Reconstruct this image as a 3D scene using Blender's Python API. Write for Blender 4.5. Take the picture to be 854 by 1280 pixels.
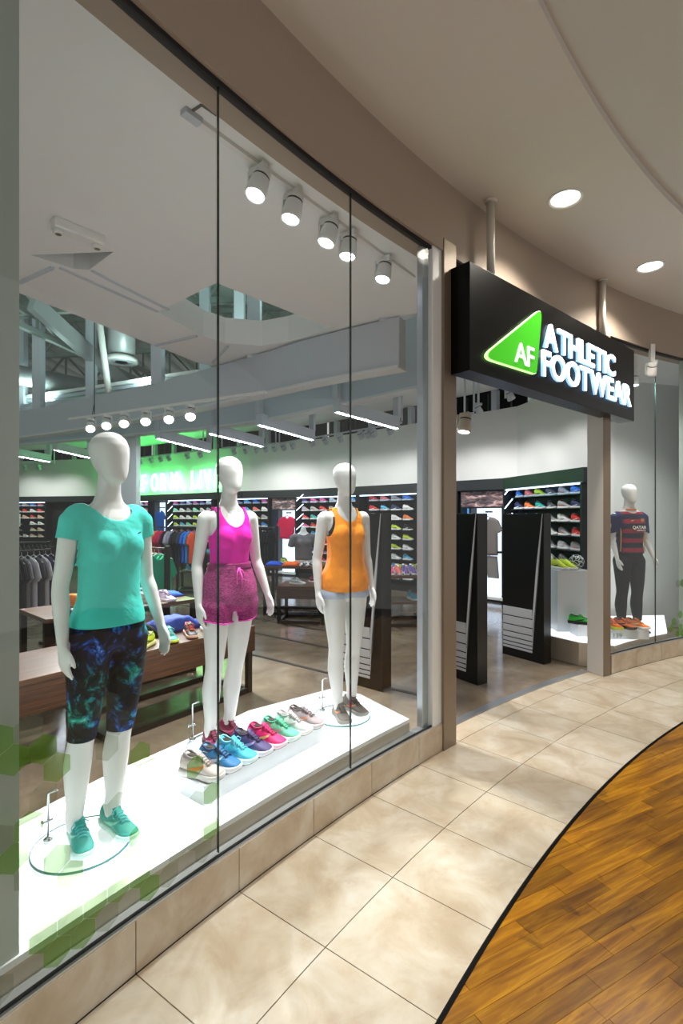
import bpy, bmesh, math, random
from math import sin, cos, pi, radians, hypot, atan2, sqrt
from mathutils import Vector, Matrix, geometry, noise
random.seed(7)
SC = bpy.context.scene
COL = SC.collection
for o in list(bpy.data.objects): bpy.data.objects.remove(o)

# ------------------------------------------------------------------ camera, world, exposure
EYE = 1.72; FPX = 640.0; HOR = 643.6
cam = bpy.data.cameras.new('camera'); cam_o = bpy.data.objects.new('camera', cam); COL.objects.link(cam_o)
cam_o.location = (0, 0, EYE); cam_o.rotation_euler = (pi/2, 0, 0)
cam.sensor_fit = 'VERTICAL'; cam.sensor_height = 36; cam.lens = 18.0; cam.shift_y = 3.6/1280
cam.clip_start = 0.05; cam.clip_end = 100
SC.camera = cam_o
SC.view_settings.view_transform = 'Standard'; SC.view_settings.look = 'None'
SC.view_settings.gamma = 1; SC.view_settings.use_curve_mapping = False
SC.view_settings.exposure = 0.95
W = bpy.data.worlds.new('world'); SC.world = W; W.use_nodes = True
W.node_tree.nodes['Background'].inputs[0].default_value = (1.0, 0.98, 0.95, 1)
W.node_tree.nodes['Background'].inputs[1].default_value = 0.26

def lamp(name, kind, loc, energy, color=(1, 1, 1), target=None, size=0.1, spot=60, blend=0.5, parent=None):
    l = bpy.data.lights.new(name, kind); l.energy = energy; l.color = color
    if kind == 'SPOT': l.spot_size = radians(spot); l.spot_blend = blend; l.shadow_soft_size = size
    elif kind == 'AREA': l.size = size
    else: l.shadow_soft_size = size
    o = bpy.data.objects.new(name, l); COL.objects.link(o); o.location = loc
    if target is not None:
        d = Vector(target) - Vector(loc); o.rotation_euler = d.to_track_quat('-Z', 'Y').to_euler()
    if parent: o.parent = parent; o.matrix_parent_inverse = parent.matrix_world.inverted()
    return o

# ------------------------------------------------------------------ pixel helpers (directions only) and plan geometry
def ray(u): return (u-427.0)/FPX
def atZ(u, Z): return Vector((ray(u)*Z, Z, 0))
def ground(u, v, h=0.0):
    Z = (EYE-h)*FPX/(v-HOR); return Vector((ray(u)*Z, Z, h))
CX, CY = 10.5, -5.9                      # centre of the curved mall front
def arc(deg, r, z=0.0): a = radians(deg); return Vector((CX+r*cos(a), CY+r*sin(a), z))
def ang_u(u, r):                         # angle on the ring of radius r that lies in the direction of column u
    k = ray(u); a = 1+k*k; b = 2*(-CX*k-CY); c = CX*CX+CY*CY-r*r
    Z = (-b+sqrt(b*b-4*a*c))/(2*a); return math.degrees(atan2(Z-CY, k*Z-CX))

# ------------------------------------------------------------------ materials
def lin(c):
    if isinstance(c, str):
        c = c.lstrip('#'); c = [int(c[i:i+2], 16)/255 for i in (0, 2, 4)]
    return tuple(x/12.92 if x <= .04045 else ((x+.055)/1.055)**2.4 for x in c)
MATS = {}
def mat(name, col, rough=.5, metal=0.0, spec=.5, emit=None, estr=1.0, alpha=1.0, coat=0):
    if name in MATS: return MATS[name]
    m = bpy.data.materials.new(name); m.use_nodes = True; b = m.node_tree.nodes['Principled BSDF']
    c = lin(col); b.inputs['Base Color'].default_value = (*c, 1); b.inputs['Roughness'].default_value = rough
    b.inputs['Metallic'].default_value = metal; b.inputs['Specular IOR Level'].default_value = spec
    b.inputs['Alpha'].default_value = alpha; b.inputs['Coat Weight'].default_value = coat
    if emit: b.inputs['Emission Color'].default_value = (*lin(emit), 1); b.inputs['Emission Strength'].default_value = estr
    MATS[name] = m; return m
def N(m, t, **kw):
    n = m.node_tree.nodes.new(t)
    for k, v in kw.items():
        if k in n.inputs: n.inputs[k].default_value = v
        else: setattr(n, k, v)
    return n
def L(m, a, b): m.node_tree.links.new(a, b)
def bsdf(m): return m.node_tree.nodes['Principled BSDF']
def ramp(m, fac, stops):
    r = N(m, 'ShaderNodeValToRGB'); e = r.color_ramp.elements
    while len(e) < len(stops): e.new(.5)
    for i, (p, c) in enumerate(stops): e[i].position = p; e[i].color = (*lin(c), 1)
    L(m, fac, r.inputs[0]); return r.outputs[0]
def coords(m, kind='Object', scale=(1, 1, 1), rot=(0, 0, 0)):
    t = N(m, 'ShaderNodeTexCoord'); mp = N(m, 'ShaderNodeMapping'); mp.inputs['Scale'].default_value = scale; mp.inputs['Rotation'].default_value = rot
    L(m, t.outputs[kind], mp.inputs[0]); return mp.outputs[0]
def nz(m, vec, scale, detail=4, rough=.55, dist=0.0):
    n = N(m, 'ShaderNodeTexNoise'); n.inputs['Scale'].default_value = scale; n.inputs['Detail'].default_value = detail
    n.inputs['Roughness'].default_value = rough; n.inputs['Distortion'].default_value = dist
    if vec is not None: L(m, vec, n.inputs['Vector'])
    return n.outputs[0]
def bump(m, h, strength=.2, dist=.01):
    b = N(m, 'ShaderNodeBump'); b.inputs['Strength'].default_value = strength; b.inputs['Distance'].default_value = dist
    L(m, h, b.inputs['Height']); L(m, b.outputs[0], bsdf(m).inputs['Normal'])
def mixc(m, fac, a, b, mode='MIX'):
    x = N(m, 'ShaderNodeMix', data_type='RGBA', blend_type=mode)
    for s, i in ((fac, 0), (a, 6), (b, 7)):
        if hasattr(s, 'links') or hasattr(s, 'is_linked'): L(m, s, x.inputs[i])
        else: x.inputs[i].default_value = s if i == 0 else (*lin(s), 1)
    return x.outputs[2]
def orand(m): return N(m, 'ShaderNodeObjectInfo').outputs['Random']
def val_shift(m, col, rnd, lo, hi):
    mr = N(m, 'ShaderNodeMapRange'); mr.inputs['To Min'].default_value = lo; mr.inputs['To Max'].default_value = hi; L(m, rnd, mr.inputs[0])
    h = N(m, 'ShaderNodeHueSaturation'); L(m, mr.outputs[0], h.inputs['Value']); L(m, col, h.inputs['Color']); return h.outputs[0]

white_wall = mat('white_wall_paint', '#e3e3e1', .6)
m_ceil_in = mat('white_ceiling_paint', '#eeeff0', .65)
m_grey_in = mat('grey_bulkhead_paint', '#c6ced9', .6)
m_fascia = mat('taupe_fascia_paint', '#a39384', .6)
m_mallceil = mat('cream_ceiling_paint', '#d2cbc2', .7)
m_mallceil2 = mat('upper_ceiling_paint', '#c9c5bd', .7)
black_paint = mat('black_satin_paint', '#0b0b0c', .3)
black_metal = mat('black_metal', '#15130f', .4)
black_matte = mat('black_matte', '#101012', .6)
alu = mat('satin_aluminium', '#c8cccf', .35, .9)
white_metal = mat('white_powder_coat', '#e9e9e8', .4)
post_brown = mat('bronze_grey_post', '#8a7a68', .35, .3)
post_white = mat('cream_post_paint', '#cfcac4', .5)
chrome = mat('chrome', '#d8dcde', .12, 1.0)
m_man = mat('mannequin_white', '#dededc', .38)
m_acryl = mat('white_acrylic', '#d3d9dd', .25)
m_plat = mat('platform_lightbox', '#f2f3f4', .3, emit='#f3f8ff', estr=.5)
m_steel = mat('brushed_warm_edge', '#b9ad9d', .25, .35)
dark_hole = mat('dark_void', '#050506', .9)
led = mat('led_white', '#ffffff', .5, emit='#f4f7ff', estr=14)
led_and_edge = mat('shelf_led_and_edge_glow', '#ffffff', .5, emit='#bcd8ff', estr=3.2)
niche_lit = mat('lit_niche_panel', '#e8f2ff', .5, emit='#cfe4ff', estr=.75)
niche_blue = mat('lit_blue_panel', '#7fb4e6', .5, emit='#5fa0e0', estr=.5)

def glass_mat(name, tint, facing_pow=.12):
    m = bpy.data.materials.new(name); m.use_nodes = True; nt = m.node_tree; nt.nodes.remove(nt.nodes['Principled BSDF'])
    out = nt.nodes['Material Output']; tr = N(m, 'ShaderNodeBsdfTransparent'); tr.inputs[0].default_value = (*tint, 1)
    gl = N(m, 'ShaderNodeBsdfGlossy'); gl.inputs['Roughness'].default_value = .0; gl.inputs[0].default_value = (1, 1, 1, 1)
    lw = N(m, 'ShaderNodeLayerWeight'); pw = N(m, 'ShaderNodeMath', operation='POWER'); pw.inputs[1].default_value = 5; L(m, lw.outputs['Facing'], pw.inputs[0])
    ma = N(m, 'ShaderNodeMath', operation='MULTIPLY_ADD'); ma.inputs[1].default_value = .6; ma.inputs[2].default_value = .025; L(m, pw.outputs[0], ma.inputs[0])
    mx = N(m, 'ShaderNodeMixShader'); L(m, ma.outputs[0], mx.inputs[0]); L(m, tr.outputs[0], mx.inputs[1]); L(m, gl.outputs[0], mx.inputs[2]); L(m, mx.outputs[0], out.inputs[0])
    MATS[name] = m; return m
m_glass = glass_mat('clear_store_glass', (.975, .99, .985))
m_glassedge = mat('glass_edge_seal', '#1d2b29', .2)
def film(name, col, a):
    m = bpy.data.materials.new(name); m.use_nodes = True; nt = m.node_tree; nt.nodes.remove(nt.nodes['Principled BSDF'])
    tr = N(m, 'ShaderNodeBsdfTransparent'); df = N(m, 'ShaderNodeBsdfDiffuse'); df.inputs[0].default_value = (*lin(col), 1)
    tr.inputs[0].default_value = (*[1-(1-x)*.25 for x in lin(col)], 1)
    mx = N(m, 'ShaderNodeMixShader'); mx.inputs[0].default_value = a; L(m, tr.outputs[0], mx.inputs[1]); L(m, df.outputs[0], mx.inputs[2]); L(m, mx.outputs[0], nt.nodes['Material Output'].inputs[0]); MATS[name] = m; return m
film_green = film('green_window_film', '#8fc832', .17)
film_pale = film('pale_window_film', '#cfd6c0', .04)

m_tile = mat('beige_stone_tile', '#d6c2a4', .3)
v = coords(m_tile, 'Object'); c = ramp(m_tile, nz(m_tile, v, 3.5, 6, .6, .6), [(.32, '#bfab90'), (.5, '#d2c3ac'), (.68, '#e2d9ca')])
c2 = mixc(m_tile, ramp(m_tile, nz(m_tile, v, 9, 5, .65), [(.54, '#000000'), (.70, '#909090')]), c, '#b6946f')
L(m_tile, val_shift(m_tile, c2, orand(m_tile), .93, 1.04), bsdf(m_tile).inputs['Base Color'])
m_grout = mat('dark_grout', '#4a4036', .9)
m_plank = mat('amber_maple_plank', '#a86a1c', .3, spec=.3)
v = coords(m_plank, 'Object', (1, 1, 1), (0, 0, -radians(28))); v2 = N(m_plank, 'ShaderNodeMapping'); v2.inputs['Scale'].default_value = (1.2, 14, 1); L(m_plank, v, v2.inputs[0])
g = nz(m_plank, v2.outputs[0], 2.2, 6, .6, .8)
c = ramp(m_plank, g, [(.3, '#7c4a01'), (.5, '#a66c03'), (.68, '#cc900e')])
k = ramp(m_plank, nz(m_plank, v, 7, 3, .55, .5), [(.63, '#000000'), (.74, '#c8c8c8')])
c = mixc(m_plank, k, c, '#351704')
L(m_plank, val_shift(m_plank, c, orand(m_plank), .6, 1.15), bsdf(m_plank).inputs['Base Color'])
m_conc = mat('polished_concrete', '#8b7a63', .16)
v = coords(m_conc, 'Object'); c = ramp(m_conc, nz(m_conc, v, 1.6, 8, .65, .5), [(.3, '#63574a'), (.5, '#7f7160'), (.7, '#998a78')])
L(m_conc, c, bsdf(m_conc).inputs['Base Color'])
m_walnut = mat('walnut_board', '#5b3a24', .35)
v = coords(m_walnut, 'Generated', (1.2, 1.2, 16)); c = ramp(m_walnut, nz(m_walnut, v, 2.2, 5, .6, 1.2), [(.3, '#1f120a'), (.5, '#452a19'), (.7, '#7a4d2e')])
L(m_walnut, c, bsdf(m_walnut).inputs['Base Color'])
m_darkwood = mat('dark_walnut_top', '#4a2f1d', .35)
v = coords(m_darkwood, 'Generated', (2, 18, 2)); c = ramp(m_darkwood, nz(m_darkwood, v, 2, 5, .6, 1), [(.3, '#3a2415'), (.6, '#65432a')])
L(m_darkwood, c, bsdf(m_darkwood).inputs['Base Color'])
m_deck = mat('corrugated_deck', '#b9c9c2', .5)
m_deck_teal = mat('teal_roof_sheet', '#8fd4c0', .5)
def cloth(name, col, b=.15, scale=60, rough=.75):
    if name in MATS: return MATS[name]
    m = mat(name, col, rough, spec=.25); v = coords(m, 'Object'); bump(m, nz(m, v, 9, 3, .5, .6), b*2.2, .02); return m

# ------------------------------------------------------------------ mesh builder
class MB:
    def __init__(s): s.v = []; s.f = []; s.m = []; s.mi = 0
    def add(s, vs, fs):
        n = len(s.v); s.v += [tuple(p) for p in vs]; s.f += [tuple(i+n for i in f) for f in fs]; s.m += [s.mi]*len(fs); return s
    def box(s, c, d, rz=0.0, M=None):
        hx, hy, hz = d[0]/2, d[1]/2, d[2]/2
        vs = [Vector((x*hx, y*hy, z*hz)) for z in (-1, 1) for y in (-1, 1) for x in (-1, 1)]
        if rz: R = Matrix.Rotation(rz, 3, 'Z'); vs = [R@p for p in vs]
        if M is not None: vs = [M@p for p in vs]
        vs = [p+Vector(c) for p in vs]
        return s.add(vs, [(0, 2, 3, 1), (4, 5, 7, 6), (0, 1, 5, 4), (2, 6, 7, 3), (0, 4, 6, 2), (1, 3, 7, 5)])
    def prism(s, pts, z0, z1):
        n = len(pts); a = sum(pts[i][0]*pts[(i+1) % n][1]-pts[(i+1) % n][0]*pts[i][1] for i in range(n))
        if a < 0: pts = pts[::-1]
        vs = [(p[0], p[1], z0) for p in pts]+[(p[0], p[1], z1) for p in pts]
        return s.add(vs, [tuple(range(n-1, -1, -1)), tuple(range(n, 2*n))]+[(i, (i+1) % n, n+(i+1) % n, n+i) for i in range(n)])
    def bar(s, a, b, w, h=None):            # square bar between two points
        a = Vector(a); b = Vector(b); h = h or w; d = b-a; q = d.to_track_quat('X', 'Z').to_matrix(); return s.box((a+b)/2, (d.length, w, h), M=q)
    def loft(s, rings, cap=True, closed=True):
        n = len(rings[0]); vs = [p for r in rings for p in r]; fs = []
        for i in range(len(rings)-1):
            for j in range(n if closed else n-1):
                k = (j+1) % n; fs.append((i*n+j, i*n+k, (i+1)*n+k, (i+1)*n+j))
        if cap and closed: fs.append(tuple(range(n-1, -1, -1))); fs.append(tuple((len(rings)-1)*n+j for j in range(n)))
        return s.add(vs, fs)
    def tube(s, path, r, n=8, cap=True):
        path = [Vector(p) for p in path]; rs = r if isinstance(r, (list, tuple)) else [r]*len(path); rings = []
        up = Vector((0, 0, 1)); pn = None
        for i, p in enumerate(path):
            d = (path[min(i+1, len(path)-1)]-path[max(i-1, 0)]).normalized()
            if pn is None: pn = d.orthogonal().normalized()
            pn = (pn-d*pn.dot(d)).normalized(); b = d.cross(pn)
            rings.append([p+(pn*cos(2*pi*j/n)+b*sin(2*pi*j/n))*rs[i] for j in range(n)])
        return s.loft(rings, cap)
    def lathe(s, prof, n=24, c=(0, 0, 0), M=None, cap=True):
        rings = []
        for r, z in prof:
            q = [Vector((max(r, 1e-4)*cos(2*pi*j/n), max(r, 1e-4)*sin(2*pi*j/n), z)) for j in range(n)]
            if M is not None: q = [M@p for p in q]
            rings.append([p+Vector(c) for p in q])
        return s.loft(rings, cap)
    def mesh(s, name, mats, smooth=False):
        me = bpy.data.meshes.new(name); me.from_pydata(s.v, [], s.f)
        for m in (mats if isinstance(mats, (list, tuple)) else [mats]): me.materials.append(m)
        me.polygons.foreach_set('material_index', s.m)
        if smooth: me.polygons.foreach_set('use_smooth', [True]*len(me.polygons))
        me.update(); return me
    def build(s, name, mats, parent=None, smooth=False):
        return link(name, s.mesh(name, mats, smooth), parent)
def link(name, me, parent=None, loc=None, rz=None):
    o = bpy.data.objects.new(name, me); COL.objects.link(o)
    if parent: o.parent = parent
    if loc is not None: o.location = loc
    if rz is not None: o.rotation_euler = (0, 0, rz)
    return o
def empty(name, loc=(0, 0, 0), rz=0.0, parent=None):
    o = bpy.data.objects.new(name, None); COL.objects.link(o); o.location = loc; o.rotation_euler = (0, 0, rz); o.empty_display_size = .1
    if parent: o.parent = parent
    return o
def tag(o, label, cat, group=None, kind=None):
    o['label'] = label; o['category'] = cat
    if group: o['group'] = group
    if kind: o['kind'] = kind
    return o
def struct(o, label=None):
    o['kind'] = 'structure'
    if label: o['label'] = label
    return o
def copy_tree(o, parent=None):
    c = o.copy(); COL.objects.link(c); c.parent = parent
    for ch in list(o.children): copy_tree(ch, c)
    return c
def bevel(o, w=.004, seg=2):
    b = o.modifiers.new('bevel', 'BEVEL'); b.width = w; b.segments = seg; b.limit_method = 'ANGLE'; return o
def eval_mesh(o, name, mats, smooth=True):
    bpy.context.view_layer.update(); dg = bpy.context.evaluated_depsgraph_get()
    me = bpy.data.meshes.new_from_object(o.evaluated_get(dg)); me.name = name; me.materials.clear()
    for m in (mats if isinstance(mats, (list, tuple)) else [mats]): me.materials.append(m)
    if smooth: me.polygons.foreach_set('use_smooth', [True]*len(me.polygons))
    bpy.data.objects.remove(o); return me
def remesh(mb, name, mats, vox=.008, smooth=5):
    o = mb.build(name+'_tmp', []); r = o.modifiers.new('r', 'REMESH'); r.mode = 'VOXEL'; r.voxel_size = vox
    s = o.modifiers.new('s', 'SMOOTH'); s.iterations = smooth; s.factor = .5
    return eval_mesh(o, name, mats)
def text_mesh(txt, size, extrude, mats, name, sx=1.0, offset=0.0, align='LEFT'):
    cu = bpy.data.curves.new(name, 'FONT'); cu.body = txt; cu.size = size; cu.extrude = extrude; cu.offset = offset; cu.align_x = align; cu.resolution_u = 4
    o = bpy.data.objects.new(name, cu); COL.objects.link(o); me = eval_mesh(o, name, mats, False); bpy.data.curves.remove(cu)
    if sx != 1: me.transform(Matrix.Scale(sx, 4, (1, 0, 0)))
    return me
def ring_poly(a0, a1, r0, r1, n=4):
    return [arc(a0+(a1-a0)*i/n, r0) for i in range(n+1)]+[arc(a1+(a0-a1)*i/n, r1) for i in range(n+1)]
def sweep_slab(path, z0, z1, th, mb=None):      # vertical curved slab along a plan path
    mb = mb or MB(); n = len(path); left = []; right = []
    for i, p in enumerate(path):
        d = (path[min(i+1, n-1)]-path[max(i-1, 0)]); d.z = 0; d.normalize(); nrm = Vector((-d.y, d.x, 0))
        left.append(p+nrm*th/2); right.append(p-nrm*th/2)
    for i in range(n-1):
        mb.prism([left[i], left[i+1], right[i+1], right[i]], z0, z1)
    return mb
def smooth_path(pts, k=6):
    out = []; P = [Vector((p[0], p[1], 0)) for p in pts]; P = [2*P[0]-P[1]]+P+[2*P[-1]-P[-2]]
    for i in range(1, len(P)-2):
        for t in range(k):
            t /= k; a, b, c, d = P[i-1:i+3]
            out.append(.5*((2*b)+(c-a)*t+(2*a-5*b+4*c-d)*t*t+(3*b-a-3*c+d)*t**3))
    out.append(P[-2]); return out

# ================================================================== SETTING: mall side
R_CURB, R_MID, R_WOOD, R_GL, R_THR = 13.715, 13.213, 12.71, 13.745, 13.93
STEP = 2.165; A0 = 132.26
A_POST1, A_POST2 = ang_u(561, 13.75), ang_u(753, 13.75)
# stone tiles: two rings plus the strip at the entrance, each tile a child of the floor
mb = MB(); mb.prism(ring_poly(108, 158, R_WOOD+.012, R_THR, 60), -.12, -.006)
floor = struct(mb.build('floor', m_grout), 'beige stone tile floor of the mall walkway')
gap = .0022
def tile(a0, a1, r0, r1, z0, z1, parent, name='tile'):
    ga = math.degrees(gap/13.2); mb = MB(); mb.prism(ring_poly(a0+ga, a1-ga, r0+gap, r1-gap, 3), z0, z1)
    o = mb.build(name, m_tile, parent); return o
for k in range(-11, 12):
    a0 = A0+STEP*k; a1 = a0+STEP
    for r0, r1 in ((R_WOOD+.014, R_MID), (R_MID, R_CURB)): tile(a0, a1, r0, r1, -.05, 0, floor)
    if a0 > A_POST2-1 and a1 < A_POST1+2: tile(a0, a1, R_CURB, R_THR-.03, -.05, 0, floor)
mb = MB(); mb.prism(ring_poly(108, 158, R_WOOD-.003, R_WOOD+.013, 60), -.06, .0015)
struct(mb.build('trim_1', mat('black_edge', '#060504', .7, spec=.1)), 'thin black strip between stone tile and wood floor')
# wood floor: planks clipped by the curved edge
mb = MB(); mb.prism(ring_poly(112, 158, R_WOOD-5.2, R_WOOD-.006, 40), -.12, -.012)
wood = struct(mb.build('floor_wood', mat('wood_underlay', '#2a1606', .9)), 'amber wood plank floor of the mall')
def clip(poly, n, d):
    out = []
    for i in range(len(poly)):
        a, b = poly[i], poly[(i+1) % len(poly)]; fa, fb = a.dot(n)-d, b.dot(n)-d
        if fa <= 0: out.append(a)
        if (fa < 0) != (fb < 0) and fa != fb: out.append(a+(b-a)*(fa/(fa-fb)))
    return out
pd = Vector((cos(radians(28)), sin(radians(28)), 0)); pn_ = Vector((-pd.y, pd.x, 0)); PW = .076; rp = random.Random(3); planks = []
for row in range(-26, 48):
    s = -2.2-rp.random()*.6
    while s < 6.0:
        ln = rp.uniform(.28, .85); b = pn_*(row*PW)+Vector((.55, .35, 0))
        q = [b+pd*(s+.001), b+pd*(s+ln-.001), b+pd*(s+ln-.001)+pn_*(PW-.0014), b+pd*(s+.001)+pn_*(PW-.0014)]; s += ln
        for kk in range(112, 157, 2):
            nn = Vector((cos(radians(kk)), sin(radians(kk)), 0)); q = clip(q, nn, nn.dot(Vector((CX, CY, 0)))+R_WOOD-.004)
            if len(q) < 3: break
        if len(q) < 3: continue
        ar = abs(sum(q[i].x*q[(i+1) % len(q)].y-q[(i+1) % len(q)].x*q[i].y for i in range(len(q))))/2
        mid = sum(q, Vector())/len(q)
        if ar < .0002 or mid.y < -.3 or mid.x > 5.5: continue
        planks.append(((mid-Vector((1.35, 2.35, 0))).length, q))
planks.sort(key=lambda t: t[0]); far = MB()
for i, (_, q) in enumerate(planks):
    if i < 290: mb = MB(); mb.prism(q, -.02, rp.uniform(-.0008, .0)); mb.build('plank', m_plank, wood)
    else: far.prism(q, -.02, -.0004)
far.build('planks_beyond', m_plank, wood)['kind'] = 'stuff'
# curbs under the windows
def curb(name, a0, a1, label):
    mb = MB(); mb.prism(ring_poly(a0, a1, R_CURB+.012, R_CURB+.09, 30), -.05, .192); root = struct(mb.build(name, m_grout), label)
    k = math.floor((a0-A0)/STEP)
    while A0+STEP*k < a1:
        x0 = max(a0, A0+STEP*k); x1 = min(a1, A0+STEP*(k+1)); k += 1
        if x1-x0 > .1: tile(x0, x1, R_CURB, R_CURB+.045, .002, .196, root, 'curb_tile')
    mb = MB(); mb.prism(ring_poly(a0, a1, R_CURB+.006, R_CURB+.09, 30), .1965, .205); mb.build('sill_strip', alu, root)
    mb = MB(); mb.prism(ring_poly(a0, a1, R_GL-.012, R_GL-.003, 30), .205, .214); mb.build('glazing_gasket', black_matte, root)
    return root
A_W1 = ang_u(540, R_GL)
curb('trim_2', A_POST1+.25, 156, 'beige tiled curb under the large display window')
curb('trim_3', 108, A_POST2-.55, 'beige tiled curb under the window with the jersey mannequin')
mb = MB(); mb.prism(ring_poly(A_POST2, A_POST1, R_THR-.03, R_THR+.05, 20), -.05, .006)
struct(mb.build('trim_4', alu), 'curved metal threshold strip at the store entrance')
# fascia and ceilings
Z_GT, Z_CL = 3.64, 4.17
mb = MB(); mb.prism(ring_poly(106, 160, R_GL-.035, R_GL+.16, 80), Z_GT+.008, 4.5)
struct(mb.build('wall_fascia', m_fascia), 'taupe curved fascia above the shop windows')
mb = MB(); mb.prism(ring_poly(106, 160, R_GL-.012, R_GL+.03, 80), Z_GT-.012, Z_GT+.008)
struct(mb.build('trim_5', black_matte), 'black head channel along the top of the glass')
mb = MB(); mb.prism(ring_poly(104, 162, R_WOOD-.02, R_GL+.1, 80), Z_CL, Z_CL+.3)
struct(mb.build('ceiling', m_mallceil), 'cream curved ceiling strip of the mall')
mb = MB(); mb.prism(ring_poly(104, 162, R_WOOD-3.1, R_WOOD, 80), Z_CL+.055, Z_CL+.3)
struct(mb.build('ceiling_upper', m_mallceil2), 'slightly raised mall ceiling beyond the curved step')

# ------------------------------------------------------------------ glass
def pane(name, a0, a1, label, z0=.21, z1=Z_GT):
    p, q = arc(a0, R_GL), arc(a1, R_GL); d = (q-p).normalized(); n = Vector((-d.y, d.x, 0)); g = .0018
    p = p+d*g; q = q-d*g; mb = MB(); mb.prism([p, q, q+n*.012, p+n*.012], z0, z1)
    o = struct(mb.build(name, m_glass), label)
    return o, p, d, n
J0, J1, J2 = 147.52, 143.48, 139.44
panes = []
panes.append(pane('window_1', J0, J1, 'clear glass pane with green hexagon film in front of the turquoise shirt mannequin'))
panes.append(pane('window_2', J1, J2, 'clear glass pane in front of the shoe riser'))
panes.append(pane('window_3', J2, A_W1, 'clear glass pane in front of the orange tank top mannequin'))
panes.append(pane('window_4', J0+4.04, J0, 'clear glass pane beside the grey pier'))
A_W2 = A_POST2-.55; J4 = ang_u(820, R_GL); J5 = ang_u(902, R_GL)
panes.append(pane('window_5', A_W2, J4, 'clear glass pane in front of the jersey mannequin'))
panes.append(pane('window_6', J4, J5, 'clear glass pane at the end of the jersey window'))
for i, a in enumerate((J0, J1, J2, J4)):
    p = arc(a, R_GL+.006); mb = MB(); mb.box((p.x, p.y, (.21+Z_GT)/2), (.0032, .013, Z_GT-.22), rz=radians(a-90))
    mb.build('joint_seal', m_glassedge, panes[(0, 1, 2, 5)[i]][0])
def hexes(pi_, cells, rad):
    o, p, d, n = panes[pi_]
    for (s, z, kind) in cells:
        pts = [(s+rad*cos(pi/6+pi/3*j), z+rad*sin(pi/6+pi/3*j)) for j in range(6)]; mb = MB()
        vs = [p+d*a-n*.0006+Vector((0, 0, b)) for a, b in pts]+[p+d*a-n*.0002+Vector((0, 0, b)) for a, b in pts]
        mb.add(vs, [(0, 1, 2, 3, 4, 5), (11, 10, 9, 8, 7, 6)]+[(j, j+6, (j+1) % 6+6, (j+1) % 6) for j in range(6)])
        mb.build('hexagon_film', film_green if kind else film_pale, o)
rh = random.Random(11); R6 = .05; cells = []
for r_ in range(17):
    for c_ in range(-1, 11):
        s = c_*R6*1.76+(r_ % 2)*R6*.88; z = .27+r_*R6*1.53
        if s < .02 or s > .94: continue
        fade = .92-(z-.3)*.75-s*.5
        if z < .42: fade = .7-abs(s-.45)*.3
        if rh.random() < fade: cells.append((s, z, rh.random() < (.55 if (s < .3 or z < .4) else .16)))
hexes(0, cells, R6)
cells = []
for r_ in range(12):
    for c_ in range(0, 12):
        s = c_*R6*1.76+(r_ % 2)*R6*.88; z = .27+r_*R6*1.53
        if .1 < s < .85 and rh.random() < .12+.55*(s-.1)-.35*(z-.3): cells.append((s, z, rh.random() < .8))
hexes(5, cells, R6)
# glass frame and posts
def post_box(name, u0, u1, r0, r1, z1, m, label, ref=13.73):
    a0, a1 = ang_u(u0, ref), ang_u(u1, ref); mb = MB(); mb.prism(ring_poly(a0, a1, r0, r1, 2), 0 if r0 < 13.74 else .2, z1)
    o = bevel(mb.build(name, m), .004); return struct(o, label)
post_box('trim_6', 527, 537, R_GL+.02, R_GL+.07, Z_GT, mat('blue_grey_alu', '#aab2ba', .35, .5), 'blue grey metal jamb beside the display window', R_GL+.03)
post_box('trim_7', 538, 552.5, R_GL-.02, R_GL+.04, Z_GT+.02, white_metal, 'white metal jamb beside the display window', R_GL)
post_box('trim_8', 553.5, 569, R_CURB-.012, R_CURB+.21, Z_GT+.1, post_brown, 'bronze grey post at the left side of the entrance', R_CURB)
p0 = Vector((2.78, 5.44, 0)); dr = Vector((-.41, .91, 0)).normalized(); dt = Vector((.88, .47, 0)).normalized()
mb = MB(); mb.prism([p0, p0+dt*.125, p0+dt*.125+dr*.2, p0+dr*.2], 0, Z_GT+.1)
struct(bevel(mb.build('trim_9', post_white), .004), 'cream painted post at the right side of the entrance')
mb = MB(); mb.prism([p0-dr*.004+dt*.003, p0-dr*.004+dt*.122, p0-dr*.0005+dt*.122, p0-dr*.0005+dt*.003], .002, Z_GT)
mb.build('front_cover', post_brown, bpy.data.objects['trim_9'])
# grey pier behind the first pane
mb = MB(); mb.prism(ring_poly(ang_u(24, R_GL+.06), 152.5, R_GL+.06, R_GL+.7, 8), 0, 3.9)
struct(mb.build('wall_pier', mat('pier_paint', '#a9b3ae', .45)), 'grey green pier behind the first window pane')

# ================================================================== SETTING: store shell
mb = MB()
store_poly = [arc(a, R_THR) for a in range(156, 106, -2)]+[Vector((9, 9, 0)), Vector((5, 12, 0)), Vector((2, 24, 0)), Vector((-16, 24, 0)), Vector((-16, 2, 0)), Vector((-6, -2, 0))]
tri = geometry.tessellate_polygon([store_poly]); mb.add([(p.x, p.y, 0.0) for p in store_poly], [t for t in tri])
mb.add([(p.x, p.y, -.1) for p in store_poly], [t[::-1] for t in tri])
sf = struct(mb.build('floor_store', m_conc), 'polished brown concrete floor of the store')
def floor_line(a, b, w=.05):
    d = (b-a).normalized(); n = Vector((-d.y, d.x, 0))*w/2; mb = MB(); mb.prism([a-n, b-n, b+n, a+n], .0005, .004); o = mb.build('inlay_strip', black_matte, sf); return o
ld = Vector((.79, -.61, 0)).normalized()
for c in (ground(318, 819), ground(318, 791), ground(318, 773), ground(318, 759)):
    floor_line(c-ld*6, c+ld*2.3)
c = ground(626, 822); c2 = ground(720, 832)
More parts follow.
